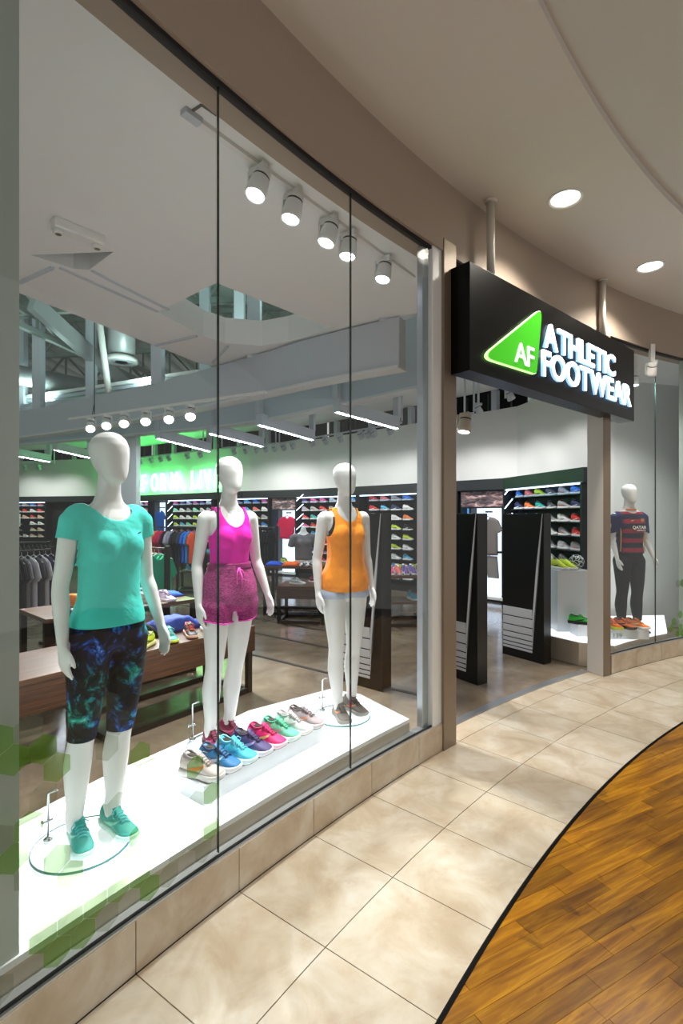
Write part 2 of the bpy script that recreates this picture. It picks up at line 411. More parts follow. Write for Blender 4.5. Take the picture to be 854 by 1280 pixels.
# back wall polyline
WP = [Vector(p) for p in ((-15.5, 20.6, 0), (-7.1, 18.5, 0), (-2.7, 15.2, 0), (-.6, 14.0, 0), (2.0, 11.3, 0), (3.37, 9.8, 0), (3.84, 7.45, 0))]
def wall_u(u):
    k = ray(u)
    for i in range(len(WP)-1):
        a, b = WP[i], WP[i+1]; den = (b.x-a.x)-k*(b.y-a.y)
        if abs(den) < 1e-6: continue
        t = (k*a.y-a.x)/den
        if -1e-6 <= t <= 1+1e-6:
            d = (b-a).normalized(); return a+(b-a)*t, d, Vector((d.y, -d.x, 0)) if d.x*0+(Vector((d.y, -d.x, 0)).dot(a)) < 0 else Vector((-d.y, d.x, 0))
wall_names = ['wall_back_far_left', 'wall_back_left', 'wall_back', 'wall_back_right', 'wall_right_back', 'wall_right']
for i in range(len(WP)-1):
    a, b = WP[i], WP[i+1]; d = (b-a).normalized(); n = Vector((d.y, -d.x, 0))
    if n.dot(a) > 0: n = -n
    mb = MB(); mb.prism([a, b, b-n*.15, a-n*.15], 0, 3.8)
    w = struct(mb.build(wall_names[i], white_wall), 'white upper store wall above the shoe shelving')
    mb = MB(); mb.prism([a-n*.35, b-n*.35, b-n*.4, a-n*.4], 3.75, 4.3); mb.build('dark_slot', dark_hole, w)
    mb = MB(); m_ = int((b-a).length/1.3)
    for j in range(m_+1):
        c = a+(b-a)*((j+.5)/(m_+1)); q = MB(); q.prism([c-d*.06, c+d*.06, c+d*.06-n*.12, c-d*.06-n*.12], 3.8, 4.2); q.build('mullion', m_grey_in, w)
    for j in range(m_*4):
        c = a+(b-a)*((j+.5)/(m_*4)); mb.prism([c-d*.012-n*.2, c+d*.012-n*.2, c+d*.012-n*.24, c-d*.012-n*.24], 3.8, 4.2)
    mb.build('slot_fins', mat('slot_fin_grey', '#3c4442', .6), w)['kind'] = 'stuff'
    # dark band over the fixtures
    mb = MB(); mb.prism([a+n*.02, b+n*.02, b+n*.36, a+n*.36], 2.2, 2.41); struct(mb.build('trim_header', mat('dark_header', '#1d2224', .4)), 'dark header band above the wall shelving')
    mb = MB(); mb.prism([a+n*.02, b+n*.02, b+n*.04, a+n*.04], .0, 2.2); mb.build('dark_backing', black_matte, w)
mb = MB(); mb.prism([WP[-1], Vector((5.6, 8.0, 0)), Vector((5.6, 8.15, 0)), WP[-1]+Vector((0, .15, 0))], 0, 4.2)
mb.prism([Vector((3.76, 7.79, 0)), Vector((3.9, 7.79, 0)), Vector((3.9, 7.9, 0)), Vector((3.76, 7.9, 0))], 0, 4.2)
struct(mb.build('wall_display', white_wall), 'white wall behind the jersey mannequin')
p = atZ(849, 6.35); mb = MB(); mb.prism([p, p+Vector((1.25, 1.9, 0)), p+Vector((1.4, 1.8, 0)), p+Vector((.15, -.06, 0))], 0, 4.0)
struct(mb.build('wall_display_side', mat('pier_paint', '#a9b3ae', .45)), 'grey green side wall at the end of the jersey window')
mb = MB(); mb.prism(ring_poly(104, ang_u(868, R_GL+.2), R_GL+.16, R_GL+.3, 12), 0, 4.1); struct(mb.build('wall_end', MATS['pier_paint']), 'grey green wall behind the end of the jersey window')
mb = MB(); mb.prism([Vector((-15.6, -2, 0)), Vector((-15.4, -2, 0)), Vector((-15.4, 21, 0)), Vector((-15.6, 21, 0))], 0, 7)
struct(mb.build('wall_left', white_wall), 'white left wall of the store')
# ceilings over the display
ZC = 3.74
A_PATH = smooth_path([(.62, 5.22), (-.3, 5.85), (-1.33, 6.7), (-3.2, 8.1), (-6.3, 10.0), (-10, 11.6), (-15, 13)])
B_PATH = smooth_path([(1.02, 5.95), (-.31, 7.3), (-1.69, 8.5), (-3.3, 9.3), (-6.8, 10.9), (-10.5, 12.2), (-15.3, 13.5)])
outer = [arc(a, R_GL+.06) for a in (152, 150, 148, 146, 144, 142, 140, 138, 136, 134.4)]+[Vector(q+(0,)) for q in ((1.05, 5.0), (.62, 5.2), (-.3, 5.83), (-1.33, 6.68), (-1.68, 7.04), (-1.92, 6.78), (-2.23, 6.11), (-2.94, 4.66), (-3.7, 3.1), (-4.4, 1.5))]
hole1 = [Vector(q+(0,)) for q in ((-2.42, 3.98), (-1.75, 3.93), (-2.08, 4.22), (-2.2, 4.2))]
hole2 = [Vector(q+(0,)) for q in ((-1.09, 4.46), (-.12, 5.53), (-.35, 5.76), (-.62, 5.97), (-.95, 6.12), (-1.37, 6.02), (-1.56, 5.78), (-1.83, 5.1))]
def slab_with_holes(name, loops, z0, z1, m, label):
    mb = MB(); allp = [p for l in loops for p in l]; tri = geometry.tessellate_polygon(loops)
    mb.add([(p.x, p.y, z0) for p in allp], [t for t in tri]); mb.add([(p.x, p.y, z1) for p in allp], [t for t in tri])
    for l in loops:
        n = len(l); mb.add([(p.x, p.y, z0) for p in l]+[(p.x, p.y, z1) for p in l], [(i, (i+1) % n, n+(i+1) % n, n+i) for i in range(n)])
    return struct(mb.build(name, m), label)
ce1 = slab_with_holes('ceiling_display', [outer, hole1, hole2], ZC, ZC+.3, m_ceil_in, 'white dropped ceiling over the display window with cut openings')
mb = MB(); mb.prism([Vector((-2.5, 3.9, 0)), Vector((-1.7, 3.85, 0)), Vector((-2.1, 4.3, 0))], ZC+.31, ZC+.33); mb.build('opening_cover', mat('dark_recess_grey', '#4a5250', .7), ce1)
for (a, b) in (((75, 334), (197, 389)), ((115, 338), (211, 387))):     # shallow slots in the ceiling
    a = ground(a[0], 2*HOR-a[1], 0); b = ground(b[0], 2*HOR-b[1], 0); s = (ZC-EYE)/EYE
    mb = MB(); mb.bar((a.x*s, a.y*s, ZC-.004), (b.x*s, b.y*s, ZC-.004), .03, .012); mb.build('reveal_trim', m_grey_in, ce1)
for (a, b) in (((24, 352), (66, 333)), ((194, 431), (246, 419)), ((266, 452), (285, 432))):
    a = ground(a[0], 2*HOR-a[1], 0); b = ground(b[0], 2*HOR-b[1], 0); s = (ZC-EYE)/EYE
    mb = MB(); mb.bar((a.x*s, a.y*s, ZC-.01), (b.x*s, b.y*s, ZC-.01), .03, .02); mb.build('ceiling_rail', m_grey_in, ce1)
mb = sweep_slab(A_PATH, 3.22, 3.72, .14); A_o = struct(mb.build('trim_10', m_grey_in), 'grey curved bulkhead hanging over the sales floor')
mb = sweep_slab(B_PATH, 3.22, 4.05, .14); B_o = struct(mb.build('trim_11', m_grey_in), 'second grey curved bulkhead behind the first')
for P, o, z in ((A_PATH, A_o, 3.2), (B_PATH, B_o, 3.2)):
    mb = sweep_slab(P, z, z+.03, .19); mb.build('edge_lip', mat('bulkhead_lip', '#dfe3e6', .5), o)
mb = sweep_slab([p+Vector((-.12, .16, 0)) for p in B_PATH[8:]], 4.12, 4.18, .12); mb.build('upper_rail', m_grey_in, B_o)
poly = [p.copy() for p in B_PATH]+[Vector((-15.3, 20.4, 0))]+[q.copy() for q in WP[1:]]+[Vector((5.6, 8.0, 0)), arc(113, R_GL+.1), arc(118, R_GL+.1), arc(124, R_GL+.15), arc(130, R_GL+.15), arc(134.2, R_GL+.15), Vector((1.05, 5.0, 0))]
slab_with_holes('ceiling_store', [poly], 4.2, 4.26, m_ceil_in, 'white ceiling over the back of the store')
# hangers between bulkheads and roof
for u, P in ((57, A_PATH), (113, B_PATH), (200, A_PATH), (300, B_PATH), (322, A_PATH), (487, A_PATH), (30, B_PATH), (250, B_PATH), (400, B_PATH)):
    k = ray(u); q = min(P, key=lambda p: abs(p.x/p.y-k)); mb = MB(); mb.box((q.x, q.y, 4.9), (.16, .16, 2.4)); mb.build('hanger_post', m_grey_in, A_o)
# roof deck with ribs
mb = MB(); x = -16.0
while x < 8:
    mb.add([(x, 2, 6.4), (x, 24, 6.4), (x+.2, 24, 6.4), (x+.2, 2, 6.4), (x+.26, 24, 6.55), (x+.26, 2, 6.55), (x+.46, 24, 6.55), (x+.46, 2, 6.55), (x+.52, 24, 6.4), (x+.52, 2, 6.4)], [(0, 1, 2, 3), (3, 2, 4, 5), (5, 4, 6, 7), (7, 6, 8, 9)]); x += .52
struct(mb.build('ceiling_deck', m_deck), 'pale corrugated metal roof deck')
rd = random.Random(5)
def truss(a, b, z, h, label, n=9):
    a = Vector(a); b = Vector(b); root = empty('roof_truss', ((a.x+b.x)/2, (a.y+b.y)/2, z)); off = -root.location
    def part(nm, p, q, w):
        mb = MB(); mb.bar(p+off, q+off, w); mb.build(nm, mat('truss_grey', '#8d9a95', .5), root)
    A = Vector((a.x, a.y, z)); B = Vector((b.x, b.y, z)); H = Vector((0, 0, h))
    part('chord', A, B, .1); part('chord', A+H, B+H, .1)
    for i in range(n):
        p = A+(B-A)*(i/n); q = A+(B-A)*((i+1)/n); part('web_bar', p, q+H, .045) if i % 2 else part('web_bar', p+H, q, .045); part('web_bar', p, p+H, .04)
    tag(root, label, 'truss', 'roof trusses above the open ceiling', 'structure')
for i, y in enumerate((7.0, 9.4, 11.8, 14.2)):
    truss((-14, y+1.2), (3, y-1.2), 5.45, .8, 'grey steel roof truss under the corrugated deck', 22)
for i, x in enumerate((-8.5, -5.6, -2.6)):
    truss((x-.8, 5), (x+1.2, 17), 5.1, .3, 'grey steel roof truss under the corrugated deck', 16)
mb = MB(); a = atZ(10, 9.9); b = atZ(150, 12.0); mb.tube([(a.x-2, a.y-1.9, 4.55), (b.x, b.y, 4.55)], .2, 16)
tag(mb.build('round_duct', mat('duct_grey', '#a9adb0', .4, .3), smooth=True), 'long grey round duct crossing under the roof', 'duct', kind='structure')
mb = MB(); a = Vector((-5.2, 8.6, 5.3)); b = Vector((-4.6, 11.5, 4.4)); mb.bar(a, b, .12, .3)
tag(mb.build('roof_brace', mat('duct_grey', '#a9adb0', .4, .3)), 'sloping grey steel brace under the roof deck', 'brace', kind='structure')
mb = MB(); c_ = atZ(136, 9.6); mb.tube([(c_.x, c_.y, 4.0), (c_.x-.3, c_.y, 6.3)], .06, 10)
tag(mb.build('drain_pipe', white_metal, smooth=True), 'thin white pipe running up to the roof deck', 'pipe', kind='structure')
dv = empty('air_diffuser', (*atZ(152, 10.0).xy, 4.72)); mb = MB(); mb.lathe([(.25, .12), (.25, .8), (.25, 1.3)], 28); mb.build('duct_drop', mat('duct_grey', '#a9adb0', .4, .3), dv, True)
mb = MB(); mb.lathe([(.18, .0), (.3, -.03), (.31, .0), (.3, .05), (.2, .1)], 32); mb.build('rim', white_metal, dv, True)
for j in range(3):
    mb = MB(); r = .06+.06*j; mb.lathe([(r, -.02), (r+.03, .04), (r+.025, .045), (r-.005, -.015)], 28); mb.build('cone_ring', m_grey_in, dv, True)
tag(dv, 'round ceiling air diffuser on a grey duct drop', 'vent')
# structural column
c_ = atZ(162, 10.2); mb = MB(); mb.box((c_.x, c_.y, 2.1), (.34, .34, 4.2), rz=.15); struct(bevel(mb.build('column', mat('column_grey', '#c3cbcc', .5)), .01), 'pale grey square column on the sales floor')

# ================================================================== SHOES
def shoe_sections(L_=.27, high=1.0):
    # x, half width left/right, bottom, top height, top half width
    return [(-.50, .018, .030, .050, .014), (-.47, .030, .024, .088*high, .022), (-.38, .036, .022, .098*high, .027), (-.24, .037, .022, .086*high, .026), (-.10, .036, .022, .088*high, .024),
            (.04, .040, .021, .078, .023), (.18, .045, .020, .060, .026), (.32, .044, .020, .047, .030), (.42, .036, .022, .040, .026), (.485, .020, .026, .034, .014)]
def shoe_ring(x, w, zb, zt, tw, n):
    pts = []
    for j in range(n):
        a = 2*pi*j/n; cy, sz = cos(a), sin(a); t = (sz+1)/2
        ww = w*(1-t)**.5*1.0+tw*t if t > .5 else w
        pts.append(Vector((x, math.copysign(abs(cy)**.8, cy)*(w+(tw-w)*max(0, t*1.35-.35)), zb+(zt-zb)*(math.copysign(abs(sz)**.75, sz)+1)/2)))
    return pts
def shoe_upper(L_, n=14, high=1.0, sub=2):
    S = shoe_sections(L_, high); rings = []
    for i in range(len(S)-1):
        for t in range(sub):
            k = t/sub; a, b = S[i], S[i+1]; v = [p+(q-p)*k for p, q in zip(a, b)]; rings.append(shoe_ring(v[0]*L_, v[1], v[2], v[3], v[4], n))
    rings.append(shoe_ring(S[-1][0]*L_, *S[-1][1:], n)); return rings
def sole_outline(L_, grow=0.0, n=11):
    xs = [-.52, -.48, -.36, -.2, 0, .15, .28, .40, .47, .515]; ws = [.012, .031, .038, .036, .036, .043, .047, .040, .026, .008]
    up = [Vector((x*L_*(1+grow), w*(1+grow*3), 0)) for x, w in zip(xs, ws)]; dn = [Vector((p.x, -p.y, 0)) for p in reversed(up)]; return up+dn
def sole_mesh(L_, mb=None, z0=0.0, z1=.027):
    mb = mb or MB(); o0 = sole_outline(L_, -.02); o1 = sole_outline(L_, .02); o2 = sole_outline(L_, -.01)
    def lift(p, z): t = max(0, p.x/L_-.3); h = max(0, -p.x/L_-.3); return Vector((p.x, p.y, z+t*t*.25*(1 if z < .01 else .5)+h*.03*(z > .01)))
    mb.loft([[lift(p, z0) for p in o0], [lift(p, z0+.004) for p in o1], [lift(p, z1-.004) for p in o1], [lift(p, z1) for p in o2]]); return mb
def rotX_y(p): return p
def swoosh_mesh(L_, m, side):
    top = []; bot = []; n = 10
    for i in range(n+1):
        t = i/n; x = -.30+.52*t
        zc = .075-.045*(1-(1-t)**1.0) if False else .036+.040*(1-t)**1.6*0+.032*t
        th = .016*sin(pi*min(1, (1-t)*1.15))*(1-t*.55)+.0008
        base = .040+.030*t**1.4-.006*sin(pi*t)
        top.append((x, base+th*.6)); bot.append((x, base-th*.6))
    def surf(x, z):
        S = shoe_sections(L_)
        for a, b in zip(S, S[1:]):
            if a[0] <= x <= b[0]:
                k = (x-a[0])/(b[0]-a[0]); v = [p+(q-p)*k for p, q in zip(a, b)]; break
        sz = max(-1, min(1, ((z-v[2])/(v[3]-v[2]))*2-1)); sa = math.copysign(abs(sz)**(1/.75), sz); ca = sqrt(max(0, 1-sa*sa)); t = (sa+1)/2
        return Vector((x*L_, side*(abs(ca)**.8*(v[1]+(v[4]-v[1])*max(0, t*1.35-.35))+.0022), z))
    mb = MB(); k = n+1; mb.add([surf(*p) for p in top]+[surf(*p) for p in bot], [(i, i+1, k+i+1, k+i) for i in range(n)]); return mb
def make_shoe(name, up, sole, lace, mark, inner='#222222', L_=.27, parent=None, worn=False, high=1.0, sole2=None):
    root = empty(name, parent=parent)
    mb = MB(); mb.loft(shoe_upper(L_, high=high)); mb.build('upper', up, root, True)
    so = sole_mesh(L_).build('sole', sole, root, True)
    if sole2: mb = MB(); sole_mesh(L_, mb, -.0005, .008); mb.build('outsole', sole2, so)
    # collar rim and dark opening
    e = [(-.27*L_+.098*L_*1.75*cos(a)*1.0, .0235*sin(a)) for a in [2*pi*j/16 for j in range(16)]]
    def topz(x): 
        S = shoe_sections(L_, high)
        for a, b in zip(S, S[1:]):
            if a[0] <= x/L_ <= b[0]: k = (x/L_-a[0])/(b[0]-a[0]); return a[3]+(b[3]-a[3])*k
        return .05
    mb = MB(); pth = [Vector((x, y, topz(x)-.002+.004*(x < -.3*L_))) for x, y in e]; mb.tube(pth+[pth[0]], .0045, 6, False); mb.build('collar', lace if not worn else up, root, True)
    if not worn:
        mb = MB(); mb.add([(x*1.0, y*.86, topz(x)+.0012) for x, y in e], [tuple(range(16))]); mb.add([(x, y*.86, topz(x)-.001) for x, y in e], [tuple(range(15, -1, -1))]); mb.build('opening', mat('shoe_inside_'+inner[1:], inner, .9), root)
    # tongue and laces
    mb = MB(); tg = []
    for i in range(6):
        t = i/5; x = (-.10+.32*t)*L_; z = topz(x)+.004+(.018*(1-t)**2); w = .020-.006*t
        tg.append([Vector((x, -w, z-.006)), Vector((x, -w*.6, z)), Vector((x, w*.6, z)), Vector((x, w, z-.006)), Vector((x, 0, z-.012))])
    mb.loft(tg); mb.build('tongue', up, root, True)
    mb = MB()
    for i in range(6):
        t = i/5; x = (-.07+.27*t)*L_; z = topz(x)+.008-.002*t; w = .024-.004*t; sgn = 1 if i % 2 else -1
        mb.tube([(x-.004*sgn, -w, z-.008), (x, -w*.4, z+.001), (x+.002, w*.4, z+.001), (x+.006*sgn, w, z-.008)], .0028, 5)
    mb.tube([(-.06*L_, 0, .098*high), (-.02*L_, .02, .102*high), (.02*L_, .034, .09), (.0, .03, .075)], .0022, 5); mb.tube([(-.06*L_, 0, .098*high), (-.0*L_, -.02, .103*high), (.04*L_, -.036, .088), (.02, -.034, .075)], .0022, 5)
    mb.build('laces', lace, root, True)
    if mark is not None:
        for sd in (-1, 1): swoosh_mesh(L_, None, sd).build('side_mark', mark, root, True)
    return root
# low shoe for the shelves: one mesh, two materials
def wall_shoe_mesh(name, up, sole, acc):
    mb = MB(); S = shoe_sections(); L_ = .28; mb.mi = 0
    idx = (0, 1, 2, 3, 4, 6, 7, 9); mb.loft([shoe_ring(S[i][0]*L_, S[i][1], S[i][2], S[i][3]*(1.38 if S[i][0] < .1 else 1.2), S[i][4], 8) for i in idx])
    mb.mi = 1; sole_mesh(L_, mb, 0, .028); mb.mi = 2
    for sd in (-1, 1):
        q = swoosh_mesh(L_, None, sd); k = 11; sel = [0, 3, 6, 10]; vs = [q.v[i] for i in sel]+[q.v[k+i] for i in sel]; mb.add([(p[0], p[1]+sd*.004, p[2]*1.02) for p in vs], [(i, i+1, 5+i, 4+i) for i in range(3)])
    mb.add([(x, y, z) for x, y, z in ((-.42*L_, -.017, .136), (-.2*L_, -.017, .122), (-.2*L_, .017, .122), (-.42*L_, .017, .136))], [(0, 1, 2, 3)])
    return mb.mesh(name, [up, sole, acc], True)
PAL = {'white': '#e8e8e6', 'grey': '#9ea0a2', 'dark grey': '#4b4e52', 'black': '#1d1d20', 'pink': '#e84a8f', 'red': '#d8352f', 'coral': '#ef7368', 'blue': '#2d74c8', 'sky blue': '#57b4dd', 'turquoise': '#27b2a8', 'lime': '#c3d936', 'orange': '#ee7a32', 'tan': '#c9a682', 'purple': '#6b4b94', 'mint': '#7fd7b4', 'navy': '#27345e'}
SH = {}
for k_, c_ in PAL.items():
    acc = {'white': 'grey', 'grey': 'orange', 'black': 'white', 'lime': 'black', 'tan': 'white'}.get(k_, 'white')
    SH[k_] = wall_shoe_mesh('shelf_shoe_'+k_.replace(' ', '_'), mat('shoe_'+k_, c_, .6), mat('shoe_sole_white', '#ecebe8', .6), mat('shoe_'+acc, PAL.get(acc, '#fff'), .6))
def shelf_shoe(colour, loc, rz, where, group):
    o = link('running_shoe', SH[colour], None, loc, rz); tag(o, f'{colour} running shoe {where}', 'shoe', group); return o

# ================================================================== MANNEQUINS
def ell(cx, cy, z, rx, ry, n=28, e=2.3):
    return [Vector((cx+rx*math.copysign(abs(cos(a))**(2/e), cos(a)), cy+ry*math.copysign(abs(sin(a))**(2/e), sin(a)), z)) for a in [2*pi*j/n for j in range(n)]]
FEM = [(.83, 0, .005, .10, .075), (.87, 0, .01, .150, .105), (.93, 0, .012, .170, .118), (.99, 0, .008, .165, .110), (1.06, 0, 0, .142, .092), (1.12, 0, -.004, .122, .082), (1.18, 0, -.006, .124, .086),
       (1.25, 0, -.008, .136, .094), (1.31, 0, -.006, .146, .096), (1.37, 0, .002, .155, .088), (1.42, 0, .008, .158, .074), (1.455, 0, .012, .125, .060), (1.485, 0, .012, .074, .054), (1.52, 0, .010, .052, .052), (1.56, 0, .004, .047, .050), (1.62, 0, -.002, .046, .050)]
MAL = [(.83, 0, .005, .11, .08), (.87, 0, .01, .155, .110), (.93, 0, .01, .166, .115), (1.0, 0, .004, .158, .105), (1.07, 0, 0, .148, .098), (1.14, 0, -.004, .148, .100), (1.22, 0, -.006, .160, .108), (1.30, 0, -.006, .172, .115), (1.37, 0, .0, .182, .106), (1.43, 0, .008, .182, .086), (1.47, 0, .012, .14, .07), (1.50, 0, .012, .082, .062), (1.53, 0, .010, .060, .06), (1.57, 0, .004, .056, .058), (1.62, 0, -.002, .055, .058)]
for T_ in (FEM, MAL):
    T_[:] = [(z, x, y, rx*(.89 if z < 1.5 else 1), ry*.96) for z, x, y, rx, ry in T_]
def torso(mb, T, g=0.0, z0=0, z1=9, flare=0.0, bust=True, minw=0.0, miny=0.0):
    rs = [t for t in T if z0 <= t[0] <= z1]; rings = []
    for t in rs:
        f = flare*max(0, (1.22-t[0])/.3); w_ = max(t[3]+g, minw if t[0] < 1.4 else 0); y_ = max(t[4]+g, miny if t[0] < 1.36 else 0); rings.append(ell(t[1], t[2], t[0], w_+f*.7, y_+f))
    rings = [ell(rs[0][1], rs[0][2], rs[0][0]-.012, rs[0][3]*.6, rs[0][4]*.6)]+rings; mb.loft(rings)
    if bust and T is FEM:
        for s in (-1, 1): ellipsoid(mb, (s*.058, -.062-g*.4, 1.288), (.060+g*.8, .048+g*.7, .066+g))
def ellipsoid(mb, c, r, n=16, m=10, M=None):
    rings = []
    for i in range(m+1):
        a = -pi/2+pi*i/m; q = [Vector((r[0]*max(cos(a), .02)*cos(2*pi*j/n), r[1]*max(cos(a), .02)*sin(2*pi*j/n), r[2]*sin(a))) for j in range(n)]
        if M is not None: q = [M@p for p in q]
        rings.append([p+Vector(c) for p in q])
    mb.loft(rings)
def head(mb, tilt=0.0):
    rings = []; n = 28
    prof = [(-.118, .012, .016, -.058), (-.110, .030, .036, -.054), (-.09, .047, .058, -.042), (-.06, .061, .076, -.024), (-.02, .072, .091, -.006), (.02, .079, .099, .004), (.055, .078, .097, .008), (.085, .066, .082, .008), (.105, .046, .057, .007), (.116, .022, .028, .006)]
    for z, rx, ry, oy in prof: rings.append(ell(0, oy, z+1.684, rx, ry, n, 2.1))
    mb.loft(rings)
def leg_rings(hx, foot, g, z0, z1, T='f', flare=0.0):
    # leg centre line from hip to ankle with front/back shape
    prof = [(.10, .036, .042, .010), (.16, .037, .042, .008), (.24, .046, .054, .016), (.33, .056, .062, .022), (.40, .054, .058, .016), (.47, .052, .056, .002), (.52, .055, .060, -.004), (.60, .064, .070, -.004), (.70, .074, .082, -.002), (.80, .083, .094, .004), (.88, .088, .104, .010), (.93, .07, .08, .012)]
    out = []
    for z, rx, ry, oy in prof:
        if not z0 <= z <= z1: continue
        t = (z-.10)/.83; x = foot[0]+(hx-foot[0])*t**.8; y = foot[1]*(1-t)+oy; f = flare*max(0, (.95-z)); out.append(ell(x, y, z, rx+g+f, ry+g+f, 20, 2.0))
    return out
def limb(mb, pts, n=14): mb.tube([p for p, r in pts], [r for p, r in pts], n)
def catmull(pts, k=4):
    out = []; P = [(Vector(p), r) for p, r in pts]; P = [P[0]]+P+[P[-1]]
    for i in range(1, len(P)-2):
        for t in range(k):
            t /= k; a, b, c, d = [P[i+q][0] for q in (-1, 0, 1, 2)]
            out.append((.5*((2*b)+(c-a)*t+(2*a-5*b+4*c-d)*t*t+(3*b-a-3*c+d)*t**3), P[i][1]+(P[i+1][1]-P[i][1])*t))
    out.append(P[-2]); return out
def arm_path(s, A):  # shoulder, elbow, wrist
    sh, el, wr = [Vector((s*p[0], p[1], p[2])) for p in A]; k = .9 if not A is None else 1
    return [(sh+Vector((-s*.025, 0, .006)), .044), (sh, .046), (sh+(el-sh)*.3, .043), (sh+(el-sh)*.7, .037), (el, .034), (el+(wr-el)*.25, .036), (el+(wr-el)*.6, .030), (wr, .022), (wr+(wr-el).normalized()*.03, .023)]
def hand(mb, s, A, curl=.35):
    sh, el, wr = [Vector((s*p[0], p[1], p[2])) for p in A]; d = (wr-el).normalized(); d = (d+Vector((0, -.12, -.5))).normalized()
    fwd = Vector((0, -1, 0)); fwd = (fwd-d*fwd.dot(d)).normalized(); pal = d.cross(fwd).normalized()
    if pal.x*s > 0: pal = -pal            # palm faces the thigh
    rings = []
    for t, w, th in ((-.01, .022, .020), (.02, .030, .017), (.05, .038, .016), (.075, .039, .014), (.088, .034, .010)):
        c = wr+d*t; rings.append([c+fwd*w*cos(a)+pal*th*sin(a) for a in [2*pi*j/14 for j in range(14)]])
    mb.loft(rings)
    for i, (off, ln) in enumerate(((.029, .072), (.010, .082), (-.010, .076), (-.028, .060))):
        b = wr+d*.072+fwd*off; a1 = curl*(.6+.15*i); p = [b]; dirv = d.copy()
        for j, f in enumerate((.45, .32, .26)):
            ang = a1*(.6 if j == 0 else 1.0); dirv = (dirv*cos(ang)+pal*sin(ang)).normalized(); p.append(p[-1]+dirv*ln*f)
        mb.tube([b-d*.02]+p, [.0095, .0098, .0090, .0082, .0058], 9)
    b = wr+d*.022+fwd*.022; t1 = b+d*.032+fwd*.026+pal*.006; t2 = t1+d*.03+fwd*.008+pal*.006; t3 = t2+d*.02+pal*.004
    mb.tube([b, t1, t2, t3], [.013, .0115, .0098, .007], 9)
ARM_F = ((.161, .012, 1.405), (.222, .030, 1.125), (.238, -.020, .895))
def body_mesh(name, T, arms, feet, m=None):
    mb = MB(); torso(mb, T); head(mb)
    for s, ft in zip((-1, 1), feet): 
        mb.loft(leg_rings(s*.088, ft, 0, 0, 9)); ellipsoid(mb, (ft[0], ft[1]+.005, .085), (.033, .042, .05))
    for s, A in zip((-1, 1), arms):
        limb(mb, catmull(arm_path(s, A))); hand(mb, s, A)
        ellipsoid(mb, (s*(A[0][0]-.03), A[0][1], A[0][2]), (.052, .050, .048))
    return remesh(mb, name, m or m_man, .0065, 6)
def garment(name, mb, cuts, m, vox=.009, smooth=8, parent=None, thick=.0025, wob=.0, seed=0):
    me = remesh(mb, name, m, vox, smooth); bm = bmesh.new(); bm.from_mesh(me)
    if wob:
        for v in bm.verts:
            q = v.co*9+Vector((seed, 0, 0)); k = noise.noise(Vector((q.x*1.3, q.y*1.3, q.z*.55)))*wob; v.co += v.normal*k
    for g in cuts:
        vals = {v: g(v.co) for v in bm.verts}
        bmesh.ops.delete(bm, geom=[f for f in bm.faces if all(vals[v] > 0 for v in f.verts)], context='FACES')
        for v in [v for v in bm.verts if v.is_boundary and vals.get(v, -1) > -.02 and abs(vals[v]) < .02]:
            for _ in range(2):
                e = 1e-4; p = v.co; f0 = g(p); gr = Vector(((g(p+Vector((e, 0, 0)))-f0)/e, (g(p+Vector((0, e, 0)))-f0)/e, (g(p+Vector((0, 0, e)))-f0)/e))
                if gr.length > 1e-6: v.co = p-gr*(f0/gr.length_squared)
    bmesh.ops.delete(bm, geom=[v for v in bm.verts if not v.link_faces], context='VERTS')
    bm.to_mesh(me); bm.free(); me.polygons.foreach_set('use_smooth', [True]*len(me.polygons))
    o = link(name, me, parent); sd = o.modifiers.new('t', 'SOLIDIFY'); sd.thickness = thick; sd.offset = 0; return o
def ellcut(c, r):       # keep outside of the ellipsoid (value about metres near the surface)
    c = Vector(c); k = min(r)
    return lambda p: (1-sqrt(((p.x-c.x)/r[0])**2+((p.y-c.y)/r[1])**2+((p.z-c.z)/r[2])**2))*k
def below(z, tilt=0.0): return lambda p: (z-tilt*p.y)-p.z
def above(z): return lambda p: p.z-z
def stand(root, rodx, rody, h=.34, r=.2, off=(0, 0)):
    mb = MB(); mb.lathe([(r, .0006), (r, .008), (r-.004, .010)], 48, (off[0], off[1], .0)); mb.build('base_plate', m_baseglass, root)
    mb = MB(); mb.lathe([(r+.001, .001), (r+.0015, .008), (r-.002, .0105), (r-.003, .0095)], 48, (off[0], off[1], .0), None, False); mb.build('base_rim', m_glassedge2, root, True)
    mb = MB(); mb.tube([(rodx, rody, .01), (rodx, rody, h), (rodx+.02, rody-.04, h+.02)], .006, 8); mb.lathe([(.02, .01), (.02, .025), (.008, .03)], 14, (rodx, rody, 0)); mb.tube([(rodx-.02, rody, h*.45), (rodx+.02, rody, h*.45)], .006, 6); mb.tube([(rodx-.025, rody, h*.45-.012), (rodx-.025, rody, h*.45+.012)], .005, 6)
    mb.build('support_rod', chrome, root, True)
m_baseglass = glass_mat('base_plate_glass', (.985, .997, .997)); m_glassedge2 = mat('glass_rim_teal', '#4e8d90', .15)
PLAT = .29
def person_shoes(root, feet, mats, rots):
    for (fx, fy), rz in zip(feet, rots):
        sh = make_shoe('shoe', *mats, parent=root, worn=True, L_=.25); sh.location = (fx, fy-.045, .0115); sh.rotation_euler = (0, 0, -pi/2+rz)
def mannequin(u, v, theta, label, arms, feet, T=FEM, scale=1.0):
    g_ = ground(u, v, PLAT); root = empty('mannequin', (g_.x, g_.y, PLAT+.001), radians(theta)); root.scale = (scale,)*3
    tag(root, label, 'mannequin')
    link('body', body_mesh('body', T, arms, feet), root); return root
armL = [((.161, .012, 1.405), (.196, .040, 1.12), (.205, .000, .885)), ((.161, .012, 1.405), (.206, .035, 1.13), (.245, -.025, .90))]
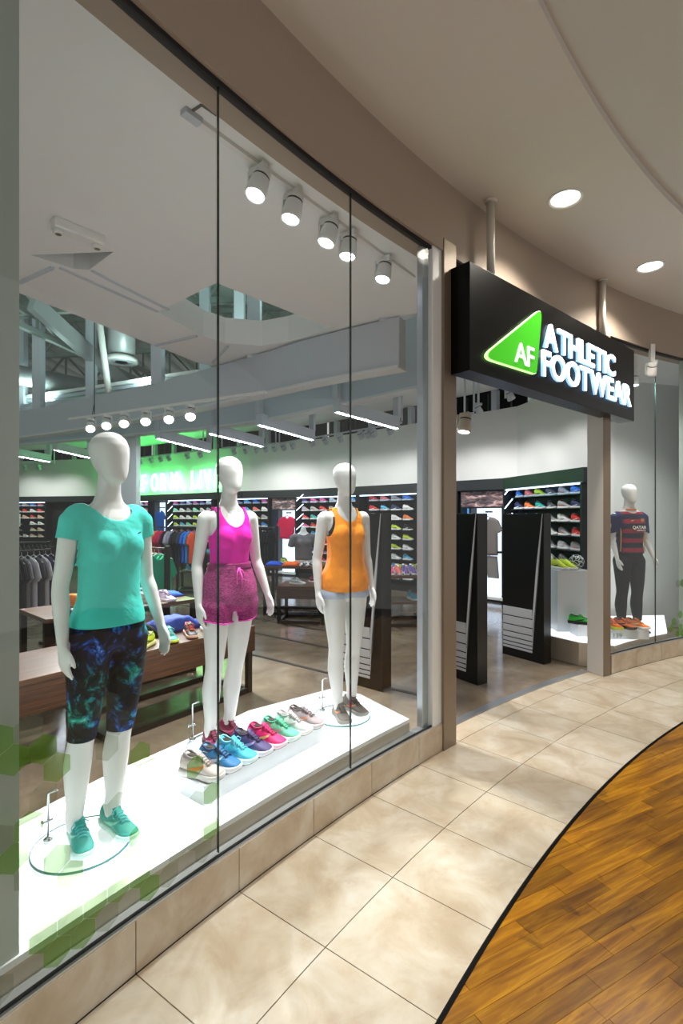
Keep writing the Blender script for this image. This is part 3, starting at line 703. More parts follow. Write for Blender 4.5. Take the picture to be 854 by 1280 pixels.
# --- turquoise shirt
feet = [(-.13, .05), (.02, .005)]
M1 = mannequin(137, 1041, 54, 'white faceless mannequin in turquoise shirt and blue capri leggings', armL, feet)
m_tq = cloth('turquoise_jersey', '#45cfc2', .25)
mb = MB(); torso(mb, FEM, .009, .9, 1.47, .004, minw=.130, miny=.100)
for s in (-1, 1): ellipsoid(mb, (s*.126, .012, 1.412), (.070, .064, .068)); limb(mb, [(Vector((s*.105, .01, 1.42)), .056), (Vector((s*.161, .012, 1.398)), .0555), (Vector((s*.176, .02, 1.30)), .050), (Vector((s*.188, .026, 1.22)), .049)])
o = garment('t_shirt', mb, [below(.945), ellcut((0, -.055, 1.50), (.095, .115, .10))], m_tq, parent=M1, wob=.007)
# sleeves end on a slanted plane
def sleeve_cut(p):
    if abs(p.x) < .15 or p.z < 1.1: return -1
    return 1.33-(p.z-.25*(abs(p.x)-.2))
def recut(o, g):
    bm = bmesh.new(); bm.from_mesh(o.data); vals = {v: g(v.co) for v in bm.verts}
    bmesh.ops.delete(bm, geom=[f for f in bm.faces if all(vals[v] > 0 for v in f.verts)], context='FACES')
    for v in [v for v in bm.verts if v.is_boundary and abs(vals[v]) < .02]: v.co.z += vals[v]
    bmesh.ops.delete(bm, geom=[v for v in bm.verts if not v.link_faces], context='VERTS'); bm.to_mesh(o.data); bm.free()
recut(o, sleeve_cut)
def tiny_mark(root, loc, size, m, rz=0.0, rx=radians(80)):
    mb = MB(); n = 8; top = []; bot = []
    for i in range(n+1):
        t = i/n; x = -.5+t; b = .25*t**1.3; th = .13*sin(pi*min(1, (1-t)*1.1))+.01; top.append((x, b+th)); bot.append((x, b-th))
    mb.add([(x*size, 0, z*size) for x, z in top]+[(x*size, 0, z*size) for x, z in bot], [(i, i+1, n+2+i, n+1+i) for i in range(n)]); o = mb.build('chest_mark', m, root); o.location = loc; o.rotation_euler = (0, 0, rz); return o
tiny_mark(M1, (.065, -.128, 1.345), .03, mat('mark_grey', '#5c7f83', .5), .25)
m_gal = cloth('galaxy_print', '#0a1024', .1); v = coords(m_gal, 'Object')
n1 = nz(m_gal, v, 11, 10, .72, .9); c1 = ramp(m_gal, n1, [(.42, '#050509'), (.52, '#0a1330'), (.58, '#123a8c'), (.64, '#2a78d8'), (.74, '#bfe6ff')])
n2 = nz(m_gal, v, 3.2, 4, .5, .5); c2 = ramp(m_gal, n1, [(.42, '#050607'), (.53, '#06302f'), (.62, '#12a08c'), (.76, '#9ff0d8')])
L(m_gal, mixc(m_gal, ramp(m_gal, n2, [(.48, '#000000'), (.6, '#ffffff')]), c1, c2), bsdf(m_gal).inputs['Base Color'])
mb = MB(); torso(mb, FEM, .005, .83, 1.07)
for s, ft in zip((-1, 1), feet): mb.loft(leg_rings(s*.088, ft, .005, .3, 9))
garment('capri_leggings', mb, [below(.455), above(1.03)], m_gal, parent=M1, vox=.008)
m_teal = mat('teal_knit', '#1ea59c', .6); m_pale_sole = mat('pale_mint_sole', '#cfeee8', .6)
person_shoes(M1, feet, (m_teal, m_pale_sole, mat('aqua_lace', '#3ec6cf', .6), mat('mint_mark', '#86e0cb', .5)), (-.30, -.02))
stand(M1, -.20, .14, .22, .20, (-.11, .02))
# --- magenta tank top
feet2 = [(-.145, -.03), (.015, .03)]
M2 = mannequin(287, 924, 40, 'white faceless mannequin in magenta tank top and maroon shorts', [((.161, .012, 1.405), (.198, .045, 1.12), (.208, .0, .885)), ((.161, .012, 1.405), (.215, .035, 1.13), (.262, -.03, .905))], feet2)
m_mag = cloth('magenta_jersey', '#df0ca6', .2)
mb = MB(); torso(mb, FEM, .008, 1.05, 1.49, .0, minw=.122, miny=.092)
garment('tank_top', mb, [below(1.1), ellcut((0, -.06, 1.50), (.088, .11, .155)), ellcut((-.182, .0, 1.42), (.078, .16, .15)), ellcut((.182, .0, 1.42), (.078, .16, .15)), above(1.478)], m_mag, parent=M2, wob=.005, seed=3)
mb = MB(); torso(mb, FEM, .022, 1.05, 1.13, 0); mb2 = MB()
m_her = cloth('maroon_heather', '#8c1f60', .2, rough=.85); v = coords(m_her, 'Object', (60, 60, 200)); L(m_her, ramp(m_her, nz(m_her, v, 1.2, 3), [(.35, '#6f1249'), (.65, '#b04a86')]), bsdf(m_her).inputs['Base Color'])
mb = MB(); torso(mb, FEM, .014, .83, 1.14, .02)
for s, ft in zip((-1, 1), feet2): mb.loft(leg_rings(s*.090, ft, .014, .6, 9, flare=.06))
sh_ = garment('shorts', mb, [lambda p: (.765+.05*max(0, abs(p.x)-.1)*4)-p.z, ellcut((0, 0, .75), (.022, .4, .085)), above(1.125)], m_her, parent=M2, wob=.012, seed=9)
mb = MB(); mb.loft([ell(0, -.003, z, rx, ry, 40) for z, rx, ry in ((1.085, .139, .107), (1.10, .138, .106), (1.118, .136, .104), (1.128, .134, .102))], False); mb.build('waistband', cloth('maroon_band', '#7d1a57', .3), M2, True).modifiers.new('t', 'SOLIDIFY').thickness = .004
mb = MB(); mb.tube([(.0, -.118, 1.10), (.02, -.128, 1.085), (.032, -.13, 1.05), (.018, -.132, 1.04), (.004, -.122, 1.10)], .004, 6); mb.tube([(0, -.118, 1.10), (-.016, -.13, 1.07), (-.02, -.136, 1.0)], .004, 6); mb.tube([(0, -.118, 1.10), (.012, -.134, 1.05), (.012, -.14, .985)], .004, 6); mb.build('drawstring', mat('magenta_cord', '#e63fae', .6), M2, True)
# hem piping follows the cut
def hem_rim(o, parent, m, zlim, r=.005):
    me = o.data; bm = bmesh.new(); bm.from_mesh(me); mb = MB()
    for e in bm.edges:
        if e.is_boundary and max(e.verts[0].co.z, e.verts[1].co.z) < zlim: mb.tube([e.verts[0].co, e.verts[1].co], r, 5)
    bm.free(); return mb.build('hem_piping', m, parent, True)
hem_rim(sh_, M2, mat('magenta_cord', '#e63fae', .6), .86)
m_mar = mat('maroon_knit', '#8d2450', .6)
person_shoes(M2, feet2, (m_mar, mat('dark_plum_sole', '#3a2230', .6), mat('dark_lace', '#3b1226', .6), mat('pink_mark', '#d8608f', .5)), (-.1, .15))
stand(M2, -.20, .11, .24, .2, (-.08, -.03))
# --- orange tank top
feet3 = [(-.07, -.04), (.075, .03)]
M3 = mannequin(431, 893, 27, 'white faceless mannequin in orange tank top and pale blue shorts', [((.161, .012, 1.405), (.198, .04, 1.12), (.210, -.005, .885)), ((.161, .012, 1.405), (.204, .045, 1.13), (.222, .0, .90))], feet3)
m_or = cloth('orange_jersey', '#f5931c', .3)
mb = MB(); torso(mb, FEM, .010, .87, 1.49, .025, minw=.126, miny=.096)
garment('tank_top', mb, [below(.905, -.1), ellcut((0, -.055, 1.50), (.085, .11, .125)), ellcut((-.184, .0, 1.40), (.085, .16, .16)), ellcut((.184, .0, 1.40), (.085, .16, .16)), above(1.478)], m_or, parent=M3, wob=.010, seed=21)
mb = MB(); torso(mb, FEM, .003, 1.20, 1.44, .0, False)
garment('sports_bra', mb, [below(1.215), ellcut((0, -.055, 1.50), (.088, .11, .125)), ellcut((-.188, .0, 1.41), (.078, .15, .14)), ellcut((.188, .0, 1.41), (.078, .15, .14)), above(1.44)], cloth('dark_bra', '#2b2022', .1), parent=M3)
m_den = cloth('pale_blue_twill', '#aeb9cc', .2)
mb = MB(); torso(mb, FEM, .007, .83, 1.03, 0)
for s, ft in zip((-1, 1), feet3): mb.loft(leg_rings(s*.09, ft, .010, .6, 9))
garment('shorts', mb, [below(.845), above(1.0)], m_den, parent=M3, wob=.003)
m_gry = mat('grey_knit', '#6a645f', .6)
person_shoes(M3, feet3, (m_gry, mat('shoe_sole_grey', '#8d8983', .6), mat('dark_grey_lace', '#3e3a38', .6), mat('orange_mark', '#e58a4a', .5)), (-.15, .2))
stand(M3, -.13, .10, .24, .2, (-.03, -.02))
# --- striped jersey, right window
feet4 = [(-.10, .0), (.09, -.03)]
M4 = mannequin(787, 790, 6, 'white faceless mannequin in red and navy striped jersey with black tights', [((.178, .012, 1.41), (.212, .02, 1.13), (.205, -.07, .90)), ((.178, .012, 1.41), (.232, .03, 1.13), (.29, -.04, .91))], feet4, MAL)
m_jer = cloth('red_navy_jersey', '#20275f', .2); v = coords(m_jer, 'Object'); sx_ = N(m_jer, 'ShaderNodeSeparateXYZ'); L(m_jer, v, sx_.inputs[0])
wv = N(m_jer, 'ShaderNodeMath', operation='MULTIPLY'); wv.inputs[1].default_value = 2*pi/.115; L(m_jer, sx_.outputs[2], wv.inputs[0]); sn = N(m_jer, 'ShaderNodeMath', operation='SINE'); L(m_jer, wv.outputs[0], sn.inputs[0])
ad = N(m_jer, 'ShaderNodeMath', operation='MULTIPLY_ADD'); ad.inputs[1].default_value = .5; ad.inputs[2].default_value = .5; L(m_jer, sn.outputs[0], ad.inputs[0])
stripes = ramp(m_jer, ad.outputs[0], [(.34, '#8f1a30'), (.5, '#12142f')])
ax = N(m_jer, 'ShaderNodeMath', operation='ABSOLUTE'); L(m_jer, sx_.outputs[0], ax.inputs[0])
side_f = ramp(m_jer, ax.outputs[0], [(.125, '#000000'), (.15, '#ffffff')]); low_f = ramp(m_jer, sx_.outputs[2], [(.995, '#ffffff'), (1.0, '#000000')])
c_ = mixc(m_jer, side_f, stripes, '#141c52'); L(m_jer, c_, bsdf(m_jer).inputs['Base Color'])
mb = MB(); torso(mb, MAL, .016, .9, 1.48, .01)
for s in (-1, 1): limb(mb, [(Vector((s*.13, .01, 1.42)), .064), (Vector((s*.178, .012, 1.395)), .066), (Vector((s*.203, .02, 1.24)), .060), (Vector((s*.212, .025, 1.17)), .058)])
o = garment('football_jersey', mb, [below(.965), ellcut((0, -.05, 1.53), (.085, .10, .085))], m_jer, parent=M4, wob=.006, seed=30)
recut(o, lambda p: -1 if abs(p.x) < .165 or p.z < 1.1 else 1.22-(p.z+.25*(abs(p.x)-.2)))
for s in (-1, 1):
    mb = MB(); mb.tube([(s*.150, -.055, 1.27), (s*.150, -.06, 1.15), (s*.152, -.06, 1.05), (s*.158, -.06, .985)], .006, 6); mb.build('side_piping', mat('yellow_piping', '#e0a61e', .6), M4, True)
mb = MB(); mb.loft([ell(0, .008, z, rx, ry, 32) for z, rx, ry in ((1.488, .082, .076), (1.506, .074, .068))], False); mb.build('collar', mat('orange_collar', '#e07b2c', .6), M4, True).modifiers.new('t', 'SOLIDIFY').thickness = .004
me = text_mesh('QATAR', .052, .0008, mat('print_white', '#f2f2f2', .5), 'chest_print', 1.0, .0012, 'CENTER'); o = link('chest_print', me, M4, (0.02, -.153, 1.262)); o.rotation_euler = (radians(90), 0, 0)
me = text_mesh('AIRWAYS', .024, .0008, mat('print_white', '#f2f2f2', .5), 'chest_print', 1.1, .0004, 'CENTER'); o = link('chest_print', me, M4, (.045, -.153, 1.235)); o.rotation_euler = (radians(90), 0, 0)
tiny_mark(M4, (-.06, -.138, 1.355), .045, mat('yellow_piping', '#e0a61e', .6))
mb = MB(); mb.prism([Vector((.055, 0, 0)), Vector((.095, 0, 0)), Vector((.093, .028, 0)), Vector((.075, .045, 0)), Vector((.057, .028, 0))], 0, .003); o = mb.build('crest_badge', mat('crest_gold_red', '#c9863a', .5), M4); o.location = (0, -.132, 1.385); o.rotation_euler = (radians(-90), 0, 0)
mb = MB(); mb.box((-.258, .0, 1.30), (.004, .05, .05)); mb.build('sleeve_badge', mat('print_white', '#f2f2f2', .5), M4)
m_blk = cloth('black_tights', '#080808', .1)
mb = MB(); torso(mb, MAL, .008, .83, 1.03, 0)
for s, ft in zip((-1, 1), feet4): mb.loft(leg_rings(s*.09, ft, .010, .1, 9))
garment('tights', mb, [below(.15), above(1.0)], m_blk, parent=M4)
person_shoes(M4, feet4, (mat('neon_green_knit', '#35c43b', .55), mat('dark_sole', '#2a2a2a', .6), mat('green_lace', '#1d7d2a', .6), mat('black_mark', '#151515', .5)), (-.15, .2))

# ================================================================== DISPLAY PLATFORM
front = [arc(a, R_GL+.05) for a in (151, 149, 147, 145, J1, 141.5, J2, 137.8, ang_u(512, R_GL+.05))]
back = [ground(u, v, PLAT) for u, v in ((450, 868), (412, 862), (311, 889), (210, 936), (139, 967), (25, 1025))]+[Vector((-2.3, 1.2, 0))]
pl = [Vector((p.x, p.y, 0)) for p in front+back]
def inset(poly, d):
    n = len(poly); c = []; ar = sum(poly[i].x*poly[(i+1) % n].y-poly[(i+1) % n].x*poly[i].y for i in range(n)); sg = 1 if ar > 0 else -1
    for i in range(n):
        e1 = (poly[i]-poly[i-1]).normalized(); e2 = (poly[(i+1) % n]-poly[i]).normalized(); n1 = Vector((-e1.y, e1.x, 0))*sg; n2 = Vector((-e2.y, e2.x, 0))*sg; b = (n1+n2).normalized(); c.append(poly[i]+b*d/max(.4, b.dot(n1)))
    return c
root = empty('display_platform', (-.6, 2.9, 0)); off = Vector((.6, -2.9, 0))
mb = MB(); mb.prism([p+off for p in pl], .005, PLAT-.02); mb.build('plinth', m_steel, root)
mb = MB(); q = inset(pl, .045); n = len(pl)
vs = [(*(p+off).xy, PLAT-.02) for p in pl]+[(*(p+off).xy, PLAT+.004) for p in pl]+[(*(p+off).xy, PLAT+.004) for p in q]+[(*(p+off).xy, PLAT-.02) for p in q]
mb.add(vs, [(k*n+i, k*n+(i+1) % n, ((k+1) % 4)*n+(i+1) % n, ((k+1) % 4)*n+i) for k in range(4) for i in range(n)]); mb.build('edge_frame', mat('pale_frame', '#d6d9da', .35), root)
mb = MB(); mb.prism([p+off for p in q], PLAT-.019, PLAT); mb.build('white_top', m_plat, root)
tag(root, 'long curved white display platform behind the large window', 'platform')
# shoe riser and its eight shoes
pL, pR = ground(255, 1008.7, PLAT), ground(402.7, 927, PLAT); dx = (pR-pL).normalized(); dn = Vector((-dx.y, dx.x, 0)); RH = .10; RD = .20; rl = (pR-pL).length; rz = atan2(dx.y, dx.x)
c = pL+dx*rl/2+dn*RD/2; mb = MB(); mb.box((0, 0, RH/2+.0005), (rl, RD, RH-.001)); o = bevel(mb.build('shoe_riser', m_acryl), .003); o.location = (c.x, c.y, PLAT); o.rotation_euler = (0, 0, rz); tag(o, 'low white acrylic riser holding a row of eight shoes', 'riser')
row = [('grey orange', '#b9b0ab', '#cfccc9', '#8c8683', '#ff6a35', 'pale grey running shoe with orange side mark on the white riser'), ('blue', '#1f78b4', '#e3e6ea', '#23345c', '#bfe3ff', 'deep blue running shoe with navy laces on the white riser'), ('cyan', '#3fc3da', '#d8f3f7', '#8ae0ec', '#2f9fc4', 'light cyan running shoe on the white riser'), ('purple', '#4a4178', '#e4e2ee', '#2e2a52', '#b7a6dc', 'dark purple running shoe on the white riser'), ('pink', '#ee1f78', '#f6d7e4', '#c91763', '#ffd27a', 'hot pink running shoe on the white riser'), ('mint', '#63cfa6', '#e2f5ee', '#38b58a', '#a9b6b3', 'mint green running shoe on the white riser'), ('white', '#dcdcdc', '#f1f1f1', '#a8a8a8', '#b7b3b3', 'white running shoe with grey details on the white riser'), ('lilac', '#b3a6ac', '#d8d4d4', '#6e6468', '#e6a07a', 'grey lilac running shoe with dark laces on the white riser')]
for i, (k_, up, so, la, mk, lab) in enumerate(row):
    t = (i+.5)/8; p = pL+dx*(rl*t)+dn*(RD*.5-.012)
    sh = make_shoe('running_shoe', mat('disp_up_'+k_, up, .6), mat('disp_sole_'+k_, so, .6), mat('disp_lace_'+k_, la, .6), mat('disp_mark_'+k_, mk, .5), inner='#33302f' if k_ != 'white' else '#8a8a8a', L_=.245, sole2=mat('dark_outsole', '#55565c', .7))
    sh.location = (p.x, p.y, PLAT+RH+.0015); sh.rotation_euler = (0, 0, rz-pi/2+radians(18)); sh.scale = (1, 1.12, 1.12); tag(sh, lab, 'shoe', 'shoes on the display riser')

# ================================================================== LIGHTS: window track
SPOTC = (1.0, .99, .965)
def spot_head(name, hang, aim, label, group, parent=None, energy=60, size=.055, spot=60, arm=True, m=None, lit=True):
    """hang: point on the track; aim: target point"""
    root = empty(name, hang); d = (Vector(aim)-Vector(hang)).normalized(); Q = (-d).to_track_quat('Z', 'Y').to_matrix(); r = size; c = Vector((0, 0, -.10*r/.055)) ; wm = m or white_metal
    mb = MB(); mb.box((0, 0, -.02), (.035, .12, .04), rz=TRK); mb.build('adapter', wm, root)
    mb = MB(); side = Vector((cos(TRK+pi/2), sin(TRK+pi/2), 0)); mb.box(tuple(side*(r+.012)+Vector((0, 0, -.075*r/.055))), (.03, .012, .13*r/.055), rz=TRK); mb.tube([side*(r+.01)+c, c+side*r*.7], .008, 6); mb.build('yoke', wm, root)
    mb = MB(); mb.lathe([(r*.62, .09*r/.055), (r*.78, .085*r/.055), (r*.8, .05*r/.055), (r*.8, .043*r/.055), (r*.86, .04*r/.055), (r, -.04*r/.055), (r, -.062*r/.055), (r*.9, -.064*r/.055), (r*.8, -.05*r/.055)], 24, c, Q); mb.build('housing', wm, root, True)
    mb = MB(); mb.lathe([(r*.815, .052*r/.055), (r*.815, .040*r/.055)], 24, c, Q); mb.build('vent_ring', black_matte, root, True)
    mb = MB(); mb.lathe([(r*.84, -.052*r/.055), (r*.8, -.058*r/.055), (.001, -.0585*r/.055)], 24, c, Q); mb.build('lens', led if lit else mat('dim_lens', '#cfd4d6', .3), root)
    tag(root, label, 'spotlight', group)
    if lit:
        lp = Vector(hang)+c+d*(.075*r/.055); lamp('spot_lamp', 'SPOT', lp, energy, SPOTC, aim, .035, spot, .7)
    return root
def ceil_px(u, v, z): Z = (z-EYE)*FPX/(HOR-v); return Vector((ray(u)*Z, Z, z))
t0, t1 = ceil_px(250, 150, ZC), ceil_px(517, 345, ZC); TRK = atan2(t1.y-t0.y, t1.x-t0.x); tdir = (t1-t0).normalized()
root = empty('lighting_track', t0+(t1-t0)/2); mb = MB(); mb.box((0, 0, -.012), ((t1-t0).length, .034, .024), rz=TRK); mb.build('rail', white_metal, root)
mb = MB(); q = (t0-t1)*.5; mb.box((q.x-.05*tdir.x, q.y-.05*tdir.y, -.014), (.1, .05, .028), rz=TRK); mb.build('feed_box', m_grey_in, root)
tag(root, 'white lighting track on the ceiling behind the large window', 'track')
for (a, b) in (((235, 142), (252, 131)), ((252, 131), (271, 144))):
    mb = MB(); mb.bar(ceil_px(*a, ZC-.003), ceil_px(*b, ZC-.003), .012, .008); mb.build('corner_slot', mat('slot_grey', '#5a5f60', .6), ce1)
m1, m2, m3 = M1.location, M2.location, M3.location
spots = [(323, (-1.1, 2.3, 1.15)), (366, (-.95, 2.75, .5)), (411, (-.8, 3.15, 1.3)), (436, (-.4, 3.3, .5)), (480, (-.1, 3.6, 1.3))]
def on_track(u):
    k = ray(u); t = (k*t0.y-t0.x)/((t1.x-t0.x)-k*(t1.y-t0.y)); return t0+(t1-t0)*t
for u, aim in spots:
    h = on_track(u); h.z = ZC-.022
    spot_head('track_spotlight', h, aim, 'white track spotlight with round bright lens above the display mannequins', 'spotlights on the window track', energy=80, spot=66, size=.062)
# emergency light on the ceiling
e = ceil_px(98, 285, ZC); root = empty('emergency_light', (e.x, e.y, ZC)); mb = MB(); rz_ = radians(48); mb.box((0, 0, -.035), (.34, .1, .07), rz=rz_); bevel(mb.build('casing', white_metal, root), .012, 3)
for s in (-1, 1):
    mb = MB(); p = Vector((cos(rz_), sin(rz_), 0))*s*.13; mb.lathe([(.035, -.07), (.036, -.085), (.028, -.1), (.02, -.098)], 18, p); mb.build('lamp_head', white_metal, root, True)
    mb = MB(); mb.lathe([(.02, -.099), (.001, -.1005)], 16, p); mb.build('lamp_lens', mat('dim_amber_lens', '#6b6a4c', .3), root)
tag(root, 'white twin-head emergency light on the display ceiling', 'light')
# spots under the first bulkhead
TRK0 = TRK; A_low = 3.2
mids = [(113, 534), (133, 530), (155, 527), (182, 524), (211, 521), (238, 517)]
pp = [ceil_px(u, v-12, A_low-.04) for u, v in mids]; TRK = atan2(pp[-1].y-pp[0].y, pp[-1].x-pp[0].x)
mb = MB(); ext = (pp[-1]-pp[0]).normalized(); mb.bar(pp[0]-ext*.5+Vector((0, 0, .02)), pp[-1]+ext*1.2+Vector((0, 0, .02)), .035, .03); o = mb.build('lighting_track', white_metal); tag(o, 'white lighting track hanging below the grey bulkhead', 'track')
for p in pp: spot_head('track_spotlight', p, (p.x*.75+.35, p.y-2.6, .6), 'white track spotlight glowing below the grey bulkhead', 'spotlights below the bulkhead', energy=130, size=.07, spot=75)
mb = MB(); w_ = ceil_px(118, 527, A_low); mb.tube([(w_.x, w_.y, A_low-.01), (w_.x, w_.y, 6.41)], .008, 6); mb.tube([(w_.x-.05, w_.y, A_low-.0), (w_.x, w_.y, A_low+.3)], .006, 6); tag(mb.build('hanging_cable', black_matte), 'thin dark cable holding the track below the bulkhead', 'cable')
mb = MB(); w_ = ceil_px(319, 487, 3.3); mb.tube([(w_.x, w_.y, 3.22), (w_.x, w_.y, 6.41)], .006, 6); tag(mb.build('hanging_cable', black_matte), 'thin dark cable hanging past the ceiling opening', 'cable')
# linear lights
def linear_light(a, b, z, label):
    a = Vector(a); b = Vector(b); c = (a+b)/2; root = empty('linear_light', (c.x, c.y, z)); d = b-a; rz_ = atan2(d.y, d.x); ln = hypot(d.x, d.y)
    mb = MB(); mb.box((0, 0, .10), (ln, .10, .18), rz=rz_); mb.build('housing', m_grey_in, root)
    mb = MB(); mb.box((0, 0, .008), (ln*.97, .045, .005), rz=rz_); mb.build('diffuser', mat('linear_led', '#ffffff', .5, emit='#eef3ff', estr=56), root)
    for t in (-.5, .5): mb = MB(); mb.box((d.x*t*.98, d.y*t*.98, (4.2-z)/2+.09), (.09, .09, 4.2-z-.19), rz=rz_); mb.build('drop_post', m_grey_in, root)
    tag(root, label, 'light', 'linear lights over the sales floor')
ZL = 3.08
for (a, b) in (((420, 516), (497, 537)), ((323, 532), (391, 551)), ((262, 543), (328, 559)), ((197, 549), (262, 565)), ((68, 563), (112, 573)), ((0, 567), (62, 578))):
    linear_light(ceil_px(*a, ZL).xy.to_3d(), ceil_px(*b, ZL).xy.to_3d(), ZL, 'long glowing linear light between the curved bulkhead and the back wall')
# wall washer spots near the back wall
def tl(u0, u1, us, off_, z, en, where):
    global TRK
    p0, d0, n0 = wall_u(u0); p1, d1, n1 = wall_u(u1); a = p0+n0*off_; b = p1+n1*off_; TRK = atan2(b.y-a.y, b.x-a.x)
    mb = MB(); mb.bar((a.x, a.y, z+.015), (b.x, b.y, z+.015), .035, .03); mb.box((a.x, a.y, (z+4.2)/2+.02), (.03, .03, 4.15-z)); mb.box((b.x, b.y, (z+4.2)/2+.02), (.03, .03, 4.15-z)); o = mb.build('lighting_track', m_grey_in); tag(o, f'grey lighting track with small spotlights {where}', 'track')
    for u in us:
        p, d, n = wall_u(u); h = p+n*off_; h.z = z; aim = p+n*.1; aim.z = 1.9
        spot_head('track_spotlight', h, aim, f'small grey track spotlight {where}', 'wall washing spotlights', energy=en, size=.06, spot=95, m=m_grey_in)
tl(24, 110, (36, 52, 76, 92), 1.6, 3.45 , 26, 'near the shirt rack side')
tl(182, 305, (190, 213, 227, 240, 252, 262, 285, 301), 1.5, 3.5, 17, 'under the green neon words')
tl(322, 386, (336, 350, 363, 374, 384), 1.5, 3.5, 17, 'above the red shirt niche')
tl(405, 560, (410, 422, 446, 463, 482, 507, 516, 523, 545), 1.5, 3.5, 12, 'behind the orange tank top mannequin')
tl(580, 640, (590, 612, 634), 1.3, 3.5, 15, 'above the grey shirt niche')
TRK = 1.7
for (x, y, ax, ay) in ((2.3, 8.6, 3.5, 9.2), (2.5, 7.6, 3.7, 8.2)):
    r_ = spot_head('track_spotlight', (x, y, 3.6), (ax, ay, 1.6), 'small grey spotlight aimed at the right shoe wall', 'right wall spotlights', energy=30, size=.06, spot=95, m=m_grey_in)
    mb = MB(); mb.box((0, 0, .295), (.03, .03, .59)); mb.build('ceiling_stem', m_grey_in, r_)
# pendant speaker-like spot at the entrance
TRK = .7; e = atZ(581, 6.0); r_ = spot_head('pendant_spotlight', (e.x, e.y, 2.92), (e.x-.4, e.y-.3, .5), 'beige pendant spotlight hanging just inside the entrance', None, energy=60, size=.08, spot=90, m=mat('beige_metal', '#c9bda8', .4))
mb = MB(); mb.tube([(0, 0, 0), (0, 0, 4.195-2.92)], .012, 8); mb.build('hanging_rod', m_grey_in, r_)
# right window spots
for u in (793, 815):
    TRK = .4; p = ceil_px(u, 466 if u == 793 else 452, 3.5); r_ = spot_head('track_spotlight', p, (M4.location.x+(.1 if u == 793 else .5), M4.location.y+(.0 if u == 793 else 1.0), 1.3), 'white track spotlight above the jersey mannequin', 'right window spotlights', energy=60, spot=85)
    mb = MB(); mb.box((0, 0, .1), (.05, .05, .195)); mb.build('ceiling_stem', white_metal, r_)
mb = MB(); poly = [arc(a, R_GL+.1) for a in (124, 121, 118, 115, 112)]+[Vector((5.6, 8.0, 0)), Vector((3.8, 7.85, 0))]; mb.prism(poly, 3.7, 3.76); struct(mb.build('ceiling_jersey_display', m_ceil_in), 'white ceiling over the jersey display')
# added fill lamps without fixtures, pointing up to brighten the roof deck
for i, (x, y) in enumerate(((-1.2, 7.6), (-3.6, 9.2), (-6.2, 10.6), (-4.5, 6.5), (-7.5, 7.5), (0.0, 6.3))):
    lamp('deck_fill_light', 'AREA', (x, y, 4.1), 13, (.72, 1.0, .9), (x-.3, y, 7), .5)

# ================================================================== MALL LIGHTS
for i, (u, v) in enumerate(((707, 248), (813, 333))):
    p = ceil_px(u, v, Z_CL); root = empty('recessed_downlight', (p.x, p.y, Z_CL)); mb = MB(); mb.lathe([(.125, .004), (.13, -.008), (.118, -.012), (.108, -.004), (.10, -.001)], 36, (0, 0, 0), None, False); mb.build('trim_ring', white_metal, root, True)
    mb = MB(); mb.lathe([(.108, -.002), (.001, -.0025)], 32); mb.build('lamp_face', mat('downlight_face', '#fff8ea', .5, emit='#fff3dc', estr=7), root)
    tag(root, ('round recessed downlight in the ceiling before the middle of the sign', 'round recessed downlight in the ceiling before the jersey window')[i], 'downlight', 'mall downlights'); lamp('downlight_lamp', 'SPOT', (p.x, p.y, Z_CL-.02), 105, (1, .93, .82), (p.x, p.y, 0), .09, 130, .6)
a_ = [115.5, 139.0, 147.5]
for a in a_[1:]: pass

# ================================================================== SIGN
sL, sR = Vector((.917, 3.665, 0)), Vector((3.246, 5.676, 0)); sd = (sR-sL).normalized(); sn_ = Vector((sd.y, -sd.x, 0)); sw = (sR-sL).length; SB, ST, STH = 2.757, 3.54, .17; srz = atan2(sd.y, sd.x)
root = empty('store_sign', (sL+sR)/2-sn_*STH/2+Vector((0, 0, SB)), srz); hh = ST-SB
mb = MB(); mb.box((0, 0, hh/2), (sw, STH, hh)); bevel(mb.build('sign_box', mat('gloss_black', '#040405', .3, spec=.2), root), .004)
for x in (-sw/2+.40, sw/2-.62):
    mb = MB(); mb.tube([(x, 0, hh), (x, 0, Z_CL-SB)], .032, 16); mb.lathe([(.05, Z_CL-SB-.015), (.05, Z_CL-SB)], 16, (x, 0, 0)); mb.build('hanging_pole', mat('pole_cream', '#d0cac0', .4, .2), root, True)
def sx_at(u):      # sign-local x for a picture column on the front face
    k = ray(u); t = (k*sL.y-sL.x)/(sd.x-k*sd.y); return t-sw/2
fy = -STH/2
def px_sign(u, v): x = sx_at(u); P = sL+sd*(x+sw/2); return x, (HOR-v)/FPX*P.y+EYE-SB
# green triangle with rounded corners
tri3 = [Vector(px_sign(600, 447)+(0,)), Vector(px_sign(674, 387)+(0,)), Vector(px_sign(667, 468)+(0,))]
def rounded(poly, r, k=6):
    out = []
    for i in range(len(poly)):
        p, a, b = poly[i], poly[i-1], poly[(i+1) % len(poly)]; d1 = (a-p).normalized(); d2 = (b-p).normalized(); ang = d1.angle(d2); t = r/math.tan(ang/2); t = min(t, .3*(a-p).length, .3*(b-p).length)
        for j in range(k+1):
            s = j/k; out.append((p+d1*t)*(1-s)**2+p*2*s*(1-s)+(p+d2*t)*s*s)
    return out
def face_prism(pts, y0, y1, mb=None):   # polygon in x,z; extruded along y
    mb = mb or MB(); n = len(pts); mb.add([(p.x, y0, p.y) for p in pts]+[(p.x, y1, p.y) for p in pts], [tuple(range(n)), tuple(range(2*n-1, n-1, -1))]+[(i, n+i, n+(i+1) % n, (i+1) % n) for i in range(n)]); return mb
rt = rounded(tri3, .045)
m_gsign = mat('sign_green', '#2f9a14', .4, emit='#45d400', estr=.27)
face_prism(rt, fy-.03, fy, None).build('green_triangle', m_gsign, root)
cen = sum(rt, Vector())/len(rt); rim = [cen+(p-cen)*1.035 for p in rt]
